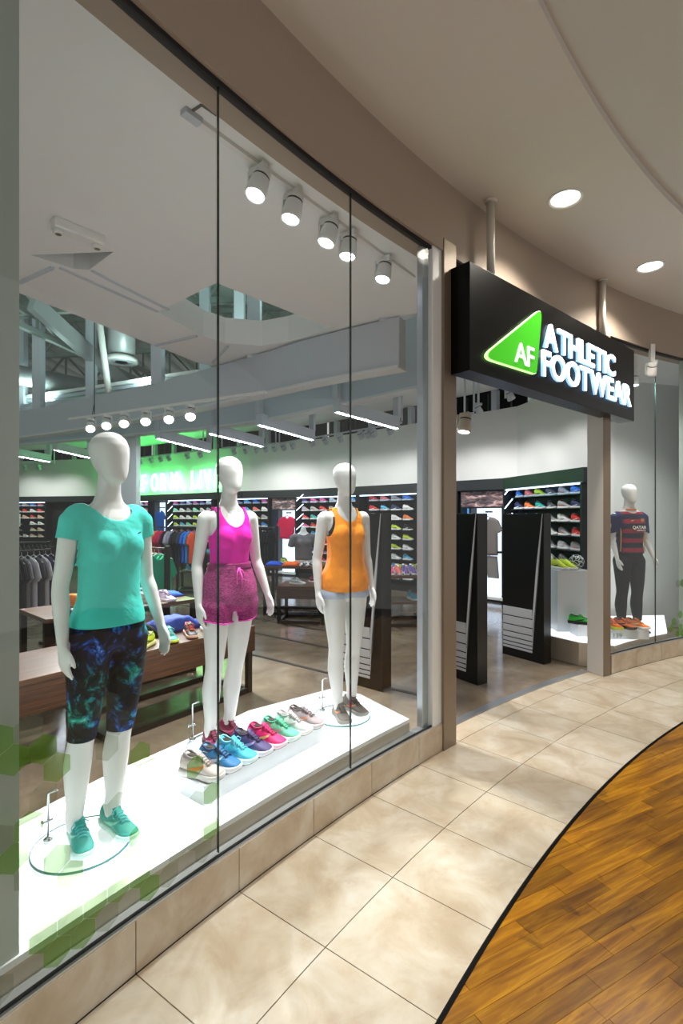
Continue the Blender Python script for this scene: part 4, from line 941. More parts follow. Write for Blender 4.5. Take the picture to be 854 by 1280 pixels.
face_prism(rim, fy-.022, fy, None).build('triangle_rim', mat('sign_rim', '#c9f5b0', .4, emit='#aef58c', estr=.9), root)
m_lface = mat('letter_face', '#ffffff', .4, emit='#f2f8ff', estr=1.5); m_lside = mat('letter_side', '#a8d0f0', .4, emit='#8fc4f2', estr=.6)
def sign_line(txt, u0, v0, u1, v1, parent, depth, mats, wgt, nm='letter'):
    """letters from left column u0 to right column u1; v0/v1: cap top and base at u0"""
    x0, z0 = px_sign(u0, v1); x1 = sx_at(u1); cap = px_sign(u0, v0)[1]-z0; glyphs = []
    for ch in txt:
        me = text_mesh(ch, 1.0, 0, mats, nm, 1.0, wgt); xs = [v.co.x for v in me.vertices]; ys = [v.co.y for v in me.vertices]; glyphs.append((ch, min(xs), max(xs), min(ys), max(ys))); bpy.data.meshes.remove(me)
    capn = max(g[4] for g in glyphs); gapw = .035; tot = sum(g[2]-g[1] for g in glyphs)+gapw*(len(txt)-1); kx = (x1-x0)/tot; kz = cap/capn; x = x0
    for ch, a, b, c0, c1 in glyphs:
        me = text_mesh(ch, 1.0, depth/2/kz, mats, nm, 1.0, wgt); me.transform(Matrix.Translation((-a, 0, 0))); me.transform(Matrix.Diagonal((kx, kz, kz, 1)))
        if len(mats) > 1:
            for pf in me.polygons: pf.material_index = 0 if abs(pf.normal.z) > .9 else 1
        o = link(nm, me, parent, (x, fy-depth/2-.001, z0)); o.rotation_euler = (pi/2, 0, 0); x += (b-a+gapw)*kx
sign_line('ATHLETIC', 678, 402, 767, 433, root, .022, [m_lface, m_lside], .022)
sign_line('FOOTWEAR', 676, 436.5, 787, 469, root, .022, [m_lface, m_lside], .022)
fy -= .03; sign_line('AF', 639, 427, 663, 453, root, .006, [mat('af_white', '#ffffff', .4, emit='#f4fff0', estr=1.0)], .0, 'letter'); fy += .03
tag(root, 'black hanging store sign with green triangle and lit white ATHLETIC FOOTWEAR letters', 'sign')

# ================================================================== WALL FIXTURES
rs = random.Random(41)
def bay(u0, u1, rows, top, dz, pal, where, depth=.30, skip=lambda c, r: False, slant=None, flip=1, spacing=.345):
    """shoe shelving between two columns of the picture, on one wall segment"""
    p0, d, n = wall_u(u0); p1, d1, n1 = wall_u(u1); ln = (p1-p0).length; d = (p1-p0).normalized(); n = Vector((d.y, -d.x, 0))
    if n.dot(p0) > 0: n = -n
    c = (p0+p1)/2; rz = atan2(d.y, d.x); root = empty('shoe_shelving', (c.x, c.y, 0), rz); s = -1 if n.dot(Vector((-sin(rz), cos(rz), 0))) < 0 else 1   # local +/-y towards the room
    def B(nm, cc, dd, m): mb = MB(); mb.box((cc[0], cc[1]*s, cc[2]), dd); return mb.build(nm, m, root)
    B('back_panel', (0, .05, 1.12), (ln-.02, .02, 2.14), black_matte)
    for x in (-ln/2+.02, ln/2-.02): B('side_frame', (x, .19, 1.1), (.04, .3, 2.19), mat('dark_frame', '#17191b', .4))
    B('light_strip', (0, .30, 2.185), (ln-.1, .03, .02), led_and_edge)
    B('base', (0, .16, .06), (ln-.1, .24, .12), black_matte)
    cols = max(1, int((ln-.12)/spacing)); x0 = -(cols-1)*spacing/2
    for r in range(rows):
        z = top-dz*r
        for q in range(cols):
            B('shelf', (x0+q*spacing, .17, z-.006), (spacing-.04, .20, .006), mat('shelf_edge', '#4a535a', .25))
            if skip(q, r): continue
            P = c+d*(x0+q*spacing)+n*(.17); cl = pal[rs.randrange(len(pal))] if not callable(pal) else pal(q, r)
            shelf_shoe(cl, (P.x, P.y, z+.001), rz+(pi if flip < 0 else 0)+rs.uniform(-.15, .15), 'on the shelves '+where, 'shoes on the '+where.split(' ')[-1]+' shelves')
    if slant:
        for k in range(5): 
            mb = MB(); a = Vector((slant*(ln/2-.05), .33*s, 2.1-k*.26)); b = a+Vector((-slant*.24, 0, -.17)) ; mb.bar(a+Vector((-slant*.27, 0, 0)) if slant > 0 else a, a+Vector((-slant*.27, 0, .17)) if slant < 0 else a+Vector((0, 0, .17)), .012); mb.build('glowing_shelf_edge', led_and_edge, root)  # return shelf edges as slanted bars; no lamps, their brightness is given as glow
    tag(root, 'black shelving wall of running shoes '+where, 'shelving'); return root, c, d, n, rz
mixed = ['white', 'white', 'grey', 'tan', 'red', 'blue', 'grey', 'dark grey']
bay(18, 66, 6, 2.05, .235, ['white', 'tan', 'tan', 'blue', 'grey', 'red', 'white'], 'left of the turquoise shirt mannequin', skip=lambda c, r: c == 1 and r in (3, 4))
p_, d_, n_ = wall_u(29); P = p_+n_*.36; mb = MB(); rz_ = atan2(d_.y, d_.x)
root = empty('framed_graphic', (P.x, P.y, 1.28), rz_); mb = MB(); mb.box((0, 0, .24), (.46, .03, .48)); mb.build('frame', white_metal, root); mb = MB(); mb.box((.0, -.018, .28), (.34, .008, .26)); mb.build('print', mat('pale_teal_print', '#8fbfc2', .4), root); mb = MB(); mb.box((0, -.018, .07), (.34, .008, .06)); mb.build('red_strip', mat('red_print', '#d6333f', .4), root)
tag(root, 'small white framed graphic standing among the left shelf shoes', 'graphic')
bay(176, 196, 7, 2.05, .215, ['pink', 'pink', 'white', 'red', 'purple', 'pink', 'coral'], 'beside the pale grey column', spacing=.33)
bay(219, 276, 6, 2.05, .235, lambda q, r: [['pink', 'purple', 'white'], ['mint', 'white', 'grey'], ['lime', 'white', 'white'], ['lime', 'sky blue', 'mint'], ['red', 'coral', 'pink'], ['grey', 'white', 'pink']][r][q % 3], 'right of the blue shirt niche', slant=-1)
bay(296, 345.5, 5, 2.05, .225, lambda q, r: [['purple', 'sky blue', 'blue', 'pink'], ['grey', 'sky blue', 'coral', 'white'], ['turquoise', 'pink', 'tan', 'grey'], ['white', 'purple', 'grey', 'blue'], ['coral', 'grey', 'pink', 'white']][r][q % 4], 'left of the red shirt niche')
bay(380, 457, 8, 2.05, .225, ['pink', 'white', 'pink', 'red', 'grey', 'purple', 'sky blue', 'turquoise'], 'right of the red shirt niche', slant=-1)
bay(459, 534, 9, 2.05, .225, lambda q, r: [['red', 'coral', 'grey', 'blue', 'pink'], ['red', 'sky blue', 'navy', 'white', 'coral'], ['orange', 'grey', 'white', 'orange', 'black'], ['lime', 'black', 'lime', 'black', 'lime']][r % 4 if r < 4 else 2][q % 5] if r < 4 else ['white', 'lime', 'white', 'sky blue', 'grey', 'white'][(q+r) % 6], 'behind the orange tank top mannequin')
bay(553, 584, 8, 2.05, .225, ['sky blue', 'purple', 'white', 'coral'], 'left of the grey shirt niche')
cols_r = [['blue', 'coral', 'lime', 'dark grey', 'grey'], ['navy', 'orange', 'turquoise', 'dark grey', 'grey'], ['red', 'turquoise', 'blue', 'grey', 'white'], ['red', 'coral', 'red', 'white', 'grey'], ['grey', 'grey', 'grey', 'grey', 'white'], ['blue', 'red', 'blue', 'white', 'grey']]
bay(649.5, 753, 9, 2.04, .215, lambda q, r: cols_r[r][q % 5] if r < 6 else ['white', 'grey', 'white'][(q+r) % 3], 'beside the right black gate', slant=-1, spacing=.33)
# lit niches with hanging shirts
def tee_mesh(name, m, w=.46, h=.66, th=.07, sleeve=.17):
    o = [(-.075, 0), (-.16*w/.46, -.02), (-w/2-.01, -.07), (-w/2-sleeve*.55, -.25), (-w/2-.02, -.30), (-w/2+.015, -.2), (-w/2+.01, -h), (0, -h-.012), (w/2-.01, -h), (w/2-.015, -.2), (w/2+.02, -.30), (w/2+sleeve*.55, -.25), (w/2+.01, -.07), (.16*w/.46, -.02), (.075, 0), (.04, -.045), (0, -.06), (-.04, -.045)]
    mb = MB(); n = len(o); cx, cz = 0, -h*.5
    def ring(k, y): return [(cx+(x-cx)*k, y, cz+(z-cz)*k) for x, z in o]
    r = [ring(1.0, 0), ring(.97, -th*.32), ring(.86, -th*.5)]; vs = sum(r, []); fs = [(i*n+j, i*n+(j+1) % n, (i+1)*n+(j+1) % n, (i+1)*n+j) for i in range(2) for j in range(n)]
    tri = geometry.tessellate_polygon([[Vector((x, z, 0)) for x, z in o]]); fs += [tuple(2*n+i for i in t) for t in tri]
    mb.add(vs, fs); r2 = [ring(1.0, 0), ring(.97, th*.32), ring(.86, th*.5)]; mb.add(sum(r2, []), [f[::-1] for f in fs]); me = mb.mesh(name, m, False); return me
def hanger(parent, m, w=.40):
    mb = MB(); mb.tube([(-w/2, 0, -.07), (-.05, 0, -.0), (0, 0, .02), (.05, 0, 0), (w/2, 0, -.07)], .006, 6); mb.tube([(0, 0, .015), (0, 0, .06), (.018, 0, .085), (.03, 0, .07)], .003, 6); return mb.build('hanger', m, parent, True)
m_hang = mat('dark_hanger', '#26282a', .4); m_hang_w = mat('clear_hanger', '#d5dadb', .3)
def hang_shirt(name, me, loc, rz, label, cat, group=None, hm=None):
    root = empty(name, loc, rz); link('garment', me, root, (0, 0, 0)); hanger(root, hm or m_hang); tag(root, label, cat, group); return root
def niche(u0, u1, picture, label, shirt, sl, blue=True, second=None):
    p0, _, _ = wall_u(u0); p1, _, _ = wall_u(u1); d = (p1-p0).normalized(); n = Vector((d.y, -d.x, 0)); n = -n if n.dot(p0) > 0 else n
    c = (p0+p1)/2; ln = (p1-p0).length; rz = atan2(d.y, d.x); root = empty('lit_niche', (c.x, c.y, 0), rz); sY = 1 if n.dot(Vector((-sin(rz), cos(rz), 0))) > 0 else -1
    def B(nm, cc, dd, m): mb = MB(); mb.box((cc[0], cc[1]*sY, cc[2]), dd); return mb.build(nm, m, root)
    B('back_panel', (0, .06, 1.1), (ln-.02, .03, 2.1), niche_lit); bw = ln*.24 if blue else .02
    if blue: B('blue_panel', (-ln/2+bw/2, .09, 1.1), (bw, .03, 2.1), niche_blue)
    for x in (-ln/2+.03, -ln/2+bw, ln/2-.03): B('frame_post', (x, .17, 1.1), (.05, .22, 2.19), mat('dark_frame', '#17191b', .4))
    B('bottom_shelf', (0, .2, .12), (ln, .3, .05), white_metal)
    hz = 1.97
    if picture:
        pc = B('picture', (0, .27, 2.03), (ln-.06, .03, .30), m_pic); hz = 1.78
        B('picture_frame', (0, .265, 1.865), (ln-.04, .05, .03), black_metal); B('picture_frame', (0, .265, 2.19), (ln-.04, .05, .02), black_metal)
    B('hook_rail', (bw/2, .2, hz), (.04, .2, .03), black_matte)
    tag(root, label, 'niche')
    P = c+n*.28+d*(bw/2); hang_shirt('hanging_shirt', shirt, (P.x, P.y, hz-.10), rz, sl, 'shirt')
    if second: 
        B('hook_rail', (bw/2, .2, 1.0), (ln*.6, .2, .03), black_matte)
        second(c+n*.25+d*(bw/2), rz)
    return root
m_pic = mat('shoe_poster', '#5a4a4c', .5); v = coords(m_pic, 'Generated'); L(m_pic, ramp(m_pic, nz(m_pic, v, 4.2, 5, .6, 1.0), [(.38, '#3a3136'), (.5, '#6e6065'), (.58, '#b98c84'), (.68, '#d8cfcf')]), bsdf(m_pic).inputs['Base Color'])
niche(197, 217, False, 'bright lit wall niche with a blue shirt on a hook', tee_mesh('blue_tee', cloth('royal_blue', '#1d56b8', .2), .42, .95), 'bright blue shirt hanging in the lit niche beside the column')
niche(347, 378.5, True, 'bright lit wall niche with a red shirt and a shoe picture', tee_mesh('red_tee', cloth('crimson', '#cf1d4e', .2), .5, .62), 'crimson t-shirt hanging in the lit niche under the shoe picture')
def shorts2(P, rz):
    o = [(-.2, 0), (.2, 0), (.24, -.42), (.02, -.42), (0, -.2), (-.02, -.42), (-.24, -.42)]; mb = MB()
    n = len(o); mb.add([(x, -.025, z) for x, z in o]+[(x, .025, z) for x, z in o], [(0, 4, 1), (0, 5, 4), (0, 6, 5), (1, 4, 3), (1, 3, 2), (7, 8, 11), (7, 11, 12), (7, 12, 13), (8, 10, 11), (8, 9, 10)]+[(i, (i+1) % n, n+(i+1) % n, n+i) for i in range(n)])
    r = empty('hanging_shorts', (P.x, P.y, .92), rz); link('garment', mb.mesh('shorts', cloth('grey_shorts', '#8a8682', .2)), r); hanger(r, m_hang, .34); tag(r, 'grey shorts hanging below the grey shirt in the lit niche', 'shorts')
niche(585, 640, True, 'bright lit wall niche with grey clothes and a wide shoe picture', tee_mesh('grey_tee', cloth('heather_grey', '#7d7771', .3), .5, .74), 'heather grey t-shirt hanging in the lit niche behind the black gates', second=shorts2)
# neon words on the wall
root = empty('neon_sign', (*wall_u(220)[0].xy, 2.55)); m_neon = mat('neon_green', '#c8ffd0', .5, emit='#58ff78', estr=9)
bpy.context.view_layer.update()
for ch, u in zip('PERFORM.LIVE', (146, 158, 170, 182, 193, 205, 217.5, 234, 243, 254, 259.5, 273)):
    p, d, n = wall_u(u); me = text_mesh(ch, .86, .02, m_neon, 'letter', .62, .012); o = link('letter', me, root); rz_ = atan2(d.y, d.x); Pn = p+n*.14
    o.matrix_parent_inverse = Matrix.Identity(4); o.location = Vector((Pn.x, Pn.y, 2.56))-root.location; o.rotation_euler = (pi/2, 0, rz_)
tag(root, 'glowing green neon words PERFORM LIVE on the white back wall', 'neon sign')

# ================================================================== SECURITY GATES
def gate(pf, back, th, label):
    """pf: near bottom corner of the printed face; back: vector along the face"""
    w = back.length; d = back.normalized(); root = empty('security_gate', pf, atan2(-d.y, -d.x)); H_ = 1.735
    n_out = Vector((-d.y, d.x, 0)); 
    mb = MB(); mb.box((-w/2, th/2, H_/2), (w, th, H_)); bevel(mb.build('panel', black_paint, root), .003)
    m_st = mat('gate_stripe_grey', '#c9cbcf', .4)
    z = .10; hs = (.026, .034, .042, .055, .075, .095, .105)
    for h in hs:
        mb = MB(); mb.box((-w*.62, -.003, z+h/2), (w*.72, .006, h), 0); bevel(mb.build('stripe', m_st, root), .002); z += h+.012
    mb = MB(); a = (-w*.26, z-.55); mb.add([(-w*.25, -.006, .13), (-w*.21, -.006, z*.8), (-w*.02, -.006, H_-.005), (-w*.035, -.006, H_-.005), (-w*.17, -.006, 1.1), (-w*.255, -.006, z*.85)], [(0, 1, 5), (1, 4, 5), (1, 2, 4), (2, 3, 4)]); mb.build('curved_line', m_st, root)
    for k in range(3): mb = MB(); mb.bar((-w*(.235-.012*k), -.0075, .35), (-w*(.03-.002*k), -.0075, H_-.1), .0025); mb.build('fine_line', mat('stripe_dark', '#6c6e72', .5), root)
    tag(root, label, 'gate', 'entrance security gates'); return root
gd = Vector((-.555, .83, 0)).normalized()*.58
gate(ground(680, 831), gd, .137, 'black security gate panel beside the white plinth with yellow shoes')
gate(ground(597, 857), gd, .15, 'black security gate panel just behind the bronze grey post')
gate(Vector((.395, 4.96, 0)), Vector((-.43, .38, 0)), .15, 'black security gate panel standing behind the orange tank top mannequin')

# ================================================================== TABLES
def table(name, corner, d, Ln, D, H_, label, apron=0.0, cat='table', wood=None, inset_=.0, shelf=None, inset_r=None):
    """corner: near-left corner on the floor, d: along the front, depth goes to the back left"""
    d = d.normalized(); rz = atan2(d.y, d.x); root = empty(name, (corner.x, corner.y, 0), rz); bw = .05
    mb = MB(); mb.box((Ln/2, D/2, H_-.02), (Ln, D, .04)); bevel(mb.build('table_top', wood or m_darkwood, root), .003)
    if apron:
        for y in (.012, D-.012): mb = MB(); mb.box((Ln/2, y, H_-.04-apron/2), (Ln-.004, .022, apron), 0); mb.build('apron_board', m_walnut, root)
        for x in (.012, Ln-.012): mb = MB(); mb.box((x, D/2, H_-.04-apron/2), (.022, D-.05, apron), 0); mb.build('apron_board', m_walnut, root)
    lz = H_-.041-apron
    ir = inset_ if inset_r is None else inset_r
    for x in (inset_+bw/2, Ln-ir-bw/2):
        for y in (bw/2+.03, D-bw/2-.03): mb = MB(); mb.box((x, y, lz/2+.0005), (bw, bw, lz-.001)); mb.build('leg', black_metal, root)
        mb = MB(); mb.box((x, D/2, bw/2+.001), (bw-.004, D-.17, bw)); mb.build('foot_rail', black_metal, root)
    mb = MB(); mb.box(((Ln+inset_-ir)/2, D-bw/2-.03, bw/2+.001), (Ln-inset_-ir-.12, bw-.004, bw)); mb.build('stretcher', black_metal, root)
    mb = MB(); mb.box(((Ln+inset_-ir)/2, bw/2+.03, bw/2+.001), (Ln-inset_-ir-.12, bw-.004, bw)); mb.build('stretcher', black_metal, root)
    if shelf:
        mb = MB(); mb.box((Ln/2, D/2, shelf), (Ln-.12, D-.14, .03)); mb.build('shelf', wood or m_darkwood, root)
    tag(root, label, cat); 
    def P(x, y, z=None): q = corner+d*x+Vector((-d.y, d.x, 0))*y; return Vector((q.x, q.y, (H_ if z is None else z)+.001))
    return root, P, rz
def fold(name, m, loc, rz, dims, label, group=None, n=1, wob=.012):
    mb = MB(); k = 10; seed = rs.random()*50; w, dp, h = dims
    def hgt(x, y): e = min(1, 4*(.5-abs(x))*1.0)*min(1, 4*(.5-abs(y))); return h*(.35+.65*max(0, e)**.4)+wob*noise.noise(Vector((x*4+seed, y*4, 0)))*min(1, max(0, e)*2)
    vs = []; fs = []
    for i in range(k+1):
        for j in range(k+1):
            x = i/k-.5; y = j/k-.5; rr = 1+.10*noise.noise(Vector((x*3, y*3, seed))); vs.append((x*w*rr, y*dp*rr, max(.004, hgt(x, y))))
    n0 = len(vs)
    for i in range(k):
        for j in range(k): a = i*(k+1)+j; fs.append((a, a+k+1, a+k+2, a+1))
    vs += [(v[0], v[1], 0) for v in vs]
    for i in range(k):
        for a, b in ((i, i+1), (k*(k+1)+i+1, k*(k+1)+i)): fs.append((a, b, b+n0, a+n0))
        for a, b in (((i+1)*(k+1), i*(k+1)), (i*(k+1)+k, (i+1)*(k+1)+k)): fs.append((a, b, b+n0, a+n0))
        for j in range(k): a = n0+i*(k+1)+j; fs.append((a, a+1, a+k+2, a+k+1))
    mb.add(vs, fs); o = mb.build(name, m, None, True); o.location = loc; o.rotation_euler = (0, 0, rz); tag(o, label, 'clothing', group); return o
Nn = Vector((-1.69, 3.83, 0)); dT = Vector((.6, .8, 0))
T1, P1_, z1_ = table('display_bench', Nn-dT*.75, dT, 2.17, .75, .645, 'low walnut display bench with deep wooden apron behind the mannequins', apron=.2, inset_=.72, inset_r=.01)
T1.children  # near legs stand clear of the left end
T2, P2_, z2_ = table('display_table', Vector((-2.60, 4.50, 0)), Vector((.67, .74, 0)), 1.52, .75, .80, 'tall black framed table with wooden top behind the low bench')
# goods on the bench
def full_shoe(name, key, up, so, la, mk, loc, rz, label, group, s=1.05):
    sh = make_shoe(name, mat('t_up_'+key, up, .6), mat('t_so_'+key, so, .6), mat('t_la_'+key, la, .6), mat('t_mk_'+key, mk, .5)); sh.location = loc; sh.rotation_euler = (0, 0, rz); sh.scale = (s,)*3; tag(sh, label, 'shoe', group); return sh
g_b = 'shoes on the low bench'
full_shoe('running_shoe', 'teal', '#1fa9a0', '#d9e24a', '#8fe0d8', '#e8f6f4', P1_(1.32, .15), z1_-1.9, 'teal patterned running shoe with yellow sole on the low bench', g_b)
full_shoe('running_shoe', 'blackorange', '#2b2226', '#e9b7a6', '#ff5a3c', '#ff7a55', P1_(1.53, .15), z1_-2.0, 'black running shoe with orange laces on the low bench', g_b)
full_shoe('running_shoe', 'greyorange', '#8d8f96', '#e8e8e8', '#ef8a52', '#ef8a52', P1_(1.72, .15), z1_-2.0, 'grey running shoe with orange laces at the end of the low bench', g_b)
full_shoe('running_shoe', 'lime', '#c8dc2e', '#eef09a', '#8fa51c', '#5c6b10', P1_(1.06, .12), z1_-2.6, 'lime yellow running shoe on the low bench', g_b)
fold('folded_jacket', cloth('periwinkle', '#4a63c4', .4), P1_(1.60, .52), z1_, (.42, .3, .12), 'crumpled periwinkle blue jacket on the low bench', wob=.03)
fold('folded_jacket', cloth('black_fleece', '#1d1d24', .4), P1_(1.18, .5), z1_, (.32, .34, .13), 'crumpled black jacket on the low bench', wob=.03)
fold('folded_shirt', cloth('royal_blue', '#1d56b8', .2), P1_(1.98, .45), z1_, (.26, .3, .06), 'folded royal blue shirt at the end of the low bench')
g_t = 'shoes on the tall table'
full_shoe('running_shoe', 'white', '#e6e6e8', '#f2f2f2', '#c9c9cc', '#b9b9bd', P2_(1.02, .14), z2_-1.3, 'white running shoe on the tall table behind the bench', g_t)
full_shoe('running_shoe', 'lilac', '#c7b3cf', '#efe6ee', '#a58fb0', '#e8dcec', P2_(1.22, .13), z2_-1.5, 'lilac running shoe on the tall table behind the bench', g_t)
full_shoe('running_shoe', 'navywhite', '#c3c9d8', '#eceef2', '#2a335c', '#2a335c', P2_(1.12, .46), z2_-1.2, 'white and navy running shoe on the tall table behind the bench', g_t)
full_shoe('running_shoe', 'black', '#1b1b1e', '#3a3a3e', '#2c2c30', '#5a5a60', P2_(.22, .14), z2_-1.2, 'black running shoe beside the orange bag on the tall table', g_t)
fold('folded_shirt', cloth('royal_blue', '#1d56b8', .2), P2_(1.40, .44), z2_, (.22, .36, .05), 'folded royal blue shirt on the tall table behind the bench')
fold('gym_bag', cloth('bright_orange', '#f58a2a', .4), P2_(.36, .28), z2_, (.2, .2, .16), 'bright orange drawstring bag on the tall table', wob=.03)
# centre nested tables with the torso form
cT = ground(354, 769); dC = (ground(384, 772)-ground(354, 769)); dC = Vector((.8, -.35, 0)).normalized()
T3, P3_, z3_ = table('display_table', cT+Vector((-.35, .0, 0)), Vector((.93, -.1, 0)), 1.0, .7, .84, 'tall black framed table with folded clothes and torso form')
T3b, P3b, z3b = table('display_bench', cT+Vector((-.02, -.72, 0)), Vector((.93, -.1, 0)), .75, .66, .60, 'low walnut bench in front of the torso form table', apron=.16)
for i, (c_, lab, x) in enumerate((('#2450c0', 'folded royal blue shirt on the torso form table', .17), ('#ee6a1e', 'folded orange shirt on the torso form table', .46), ('#d9d5d2', 'folded patterned white and black shirt on the torso form table', .76))):
    m_ = cloth('fold_'+c_[1:], c_, .2)
    if i == 2: v = coords(m_, 'Object'); L(m_, ramp(m_, nz(m_, v, 26, 3), [(.45, '#2a2a2c'), (.55, '#e2dedb')]), bsdf(m_).inputs['Base Color'])
    fold('folded_shirt', m_, P3_(x, .16), z3_, (.26, .27, .07), lab, 'folded shirts on the torso form table')
torso_root = empty('torso_form', P3_(.62, .48)+Vector((0, 0, .012)), z3_-.1+.35); tag(torso_root, 'white headless torso form in a grey t-shirt on the table', 'torso form')
mb = MB(); torso(mb, FEM, 0, .93, 1.56)
for s in (-1, 1): ellipsoid(mb, (s*.155, .012, 1.40), (.06, .055, .06))
me = remesh(mb, 'form', m_man, .012, 4); me.transform(Matrix.Translation((0, 0, -.925))); link('form', me, torso_root)
mb = MB(); torso(mb, FEM, .012, .95, 1.47, .0, minw=.15, miny=.105)
for s in (-1, 1): limb(mb, [(Vector((s*.13, .01, 1.41)), .06), (Vector((s*.19, .012, 1.385)), .06), (Vector((s*.235, .02, 1.22)), .058)])
o = garment('grey_t_shirt', mb, [below(.99), ellcut((0, -.05, 1.51), (.09, .11, .085))], cloth('charcoal_heather', '#6b6b6d', .3), vox=.014, parent=torso_root, wob=.008); o.location.z = -.925
full_shoe('running_shoe', 'paleslip', '#c5c6c6', '#e2e2e0', '#a3a4a4', '#b3b3b3', P3b(.3, .2), z3b-.3, 'pale grey running shoe on the low bench by the torso form', 'shoes by the torso form')
full_shoe('running_shoe', 'maroon', '#7c2440', '#d9cfd2', '#4d1428', '#b06a80', P3b(.58, .45), z3b-.2, 'maroon running shoe on the low bench by the torso form', 'shoes by the torso form')
full_shoe('running_shoe', 'limeblack', '#b7cc3a', '#e9e9e4', '#2b2e1a', '#1d1d1d', P3_(.28, .5), z3_-.9, 'lime and black running shoe on the torso form table', 'shoes by the torso form')
# right table with the pile of shoes
T4, P4_, z4_ = table('display_table', ground(488, 785)+Vector((-.05, 0, 0)), Vector((1, .05, 0)), 1.0, .7, .79, 'tall dark table with a crowd of pink and purple shoes', shelf=.36)
heap = ['pink', 'purple', 'pink', 'coral', 'navy', 'white', 'purple', 'pink']; rr = random.Random(8)
for i in range(16):
    o = shelf_shoe(heap[(i*3) % 8], P4_(.09+.115*(i % 8), .13+.235*(i//8)), -pi/2+rr.uniform(-.08, .08), 'in the close rows on the tall dark table', 'rows of shoes on the dark table'); o.scale = (.82, .9, 1.05)
for i, cc in enumerate(('white', 'lime', 'lime', 'white')):
    shelf_shoe(cc, P4_(.12+.24*i, .60), -.05+.1*i, 'standing at the back of the tall dark table', 'shoes at the back of the heap table')
for i, cc in enumerate(('sky blue', 'sky blue')): shelf_shoe(cc, P4_(.45+.3*i, .3, .376), -1.2, 'on the lower shelf of the tall dark table', 'shoes on the lower shelf')
# far left-middle table
T5, P5_, z5_ = table('display_table', ground(212, 745)+Vector((0, .4, 0)), Vector((1, .12, 0)), 1.2, .7, .86, 'tall dark table with shoes and folded clothes in front of the clothes rail', shelf=.45)
for i, (c_, lab) in enumerate((('#a9a3d6', 'folded lavender shirt on the far dark table'), ('#ef6f7e', 'folded coral pink shirt on the far dark table'), ('#3fa6b8', 'folded aqua shirt on the far dark table'), ('#c8ccd0', 'folded pale grey shirt on the far dark table'))):
    fold('folded_shirt', cloth('fold_'+c_[1:], c_, .2), P5_(.18+.28*i, .2), z5_, (.25, .27, .09), lab, 'folded shirts on the far table')
for i, cc in enumerate(('sky blue', 'blue', 'red', 'coral')): shelf_shoe(cc, P5_(.25+.22*i, .22, .467), -.9, 'on the lower shelf of the far dark table', 'shoes on the far table shelf')

# ================================================================== CLOTHES RAILS
def rail(name, a, b, z, label):
    c = (a+b)/2; d = b-a; rz = atan2(d.y, d.x); ln = d.length; root = empty(name, (c.x, c.y, 0), rz)
    mb = MB(); mb.tube([(-ln/2, 0, z), (ln/2, 0, z)], .014, 8); mb.build('hanging_bar', black_metal, root)
    for x in (-ln/2, ln/2):
        mb = MB(); mb.box((x, 0, z/2+.02), (.04, .06, z+.03)); mb.build('upright', black_metal, root); mb = MB(); mb.box((x, 0, .02), (.05, .55, .036)); mb.build('foot', black_metal, root)
    tag(root, label, 'clothes rail'); return root, c, d.normalized(), rz
def fill_rail(R_, items, z, group, sp=.075, h=.7, start=.12, hm=None):
    root, c, d, rz = R_; ln = max(abs(ch.location.x) for ch in root.children) if False else None
    for i, (col, lab) in enumerate(items):
        key = 'railtee_'+col[1:]
        me = bpy.data.meshes.get(key) or tee_mesh(key, cloth('rail_'+col[1:], col, .3), .38, h*.94, .055, .14)
        p = c+d*(start+i*sp); hang_shirt('hanging_shirt', me, (p.x, p.y, z-.075), rz+pi/2+rs.uniform(-.04, .04), lab, 'shirt', group, hm)
a = atZ(8, 6.2); b = atZ(66, 6.7); R1_ = rail('clothes_rail', a, b, 1.27, 'black clothes rail with dark and grey tops behind the turquoise shirt mannequin')
fill_rail(R1_, [('#141416', 'black top on the left clothes rail'), ('#17171a', 'black top on the left clothes rail'), ('#6f6f76', 'mid grey top on the left clothes rail'), ('#b9b9c2', 'pale grey top on the left clothes rail'), ('#3a3a40', 'charcoal top on the left clothes rail'), ('#b4b4bc', 'silver top on the left clothes rail'), ('#24244a', 'navy top on the left clothes rail'), ('#141416', 'black top on the left clothes rail')], 1.27, 'tops on the left clothes rail', .075, .78, -.26, m_hang_w)
a = atZ(170, 6.7); b = atZ(209, 6.3); R2_ = rail('clothes_rail', a, b, 1.30, 'black clothes rail with crimson and green shirts behind the tall table')
fill_rail(R2_, [('#8f1240', 'wine red shirt on the clothes rail behind the tall table'), ('#c8134e', 'crimson shirt on the clothes rail behind the tall table'), ('#c8134e', 'crimson shirt on the clothes rail behind the tall table'), ('#159a72', 'green shirt on the clothes rail behind the tall table'), ('#159a72', 'green shirt on the clothes rail behind the tall table'), ('#17a37a', 'bright green shirt on the clothes rail behind the tall table')], 1.30, 'shirts behind the tall table', .085, .72, -.26, m_hang_w)
a = atZ(170, 11.5); b = atZ(256, 10.8); R3_ = rail('clothes_rail', a, b, 1.45, 'long dark clothes rail with many colourful shirts below the neon words')
cs = ['#8a1d55', '#5a5a5e', '#d6244f', '#b8b8be', '#ef7a2e', '#d6244f', '#cf2a5e', '#1b1b1e', '#a8a8b0', '#8f90a0', '#1e1e22', '#26262a', '#2a3a48', '#2a62c8', '#2a8ad0', '#e0572e']
nm = {'#8a1d55': 'plum', '#5a5a5e': 'charcoal', '#d6244f': 'red', '#b8b8be': 'silver grey', '#ef7a2e': 'orange', '#cf2a5e': 'raspberry', '#1b1b1e': 'black', '#a8a8b0': 'pale grey', '#8f90a0': 'slate grey', '#1e1e22': 'black', '#26262a': 'black', '#2a3a48': 'dark navy', '#2a62c8': 'blue', '#2a8ad0': 'azure', '#e0572e': 'burnt orange'}
fill_rail(R3_, [(c_, nm[c_]+' shirt on the long rail below the neon words') for c_ in cs], 1.45, 'shirts on the long rail', .088, .72, -.66)
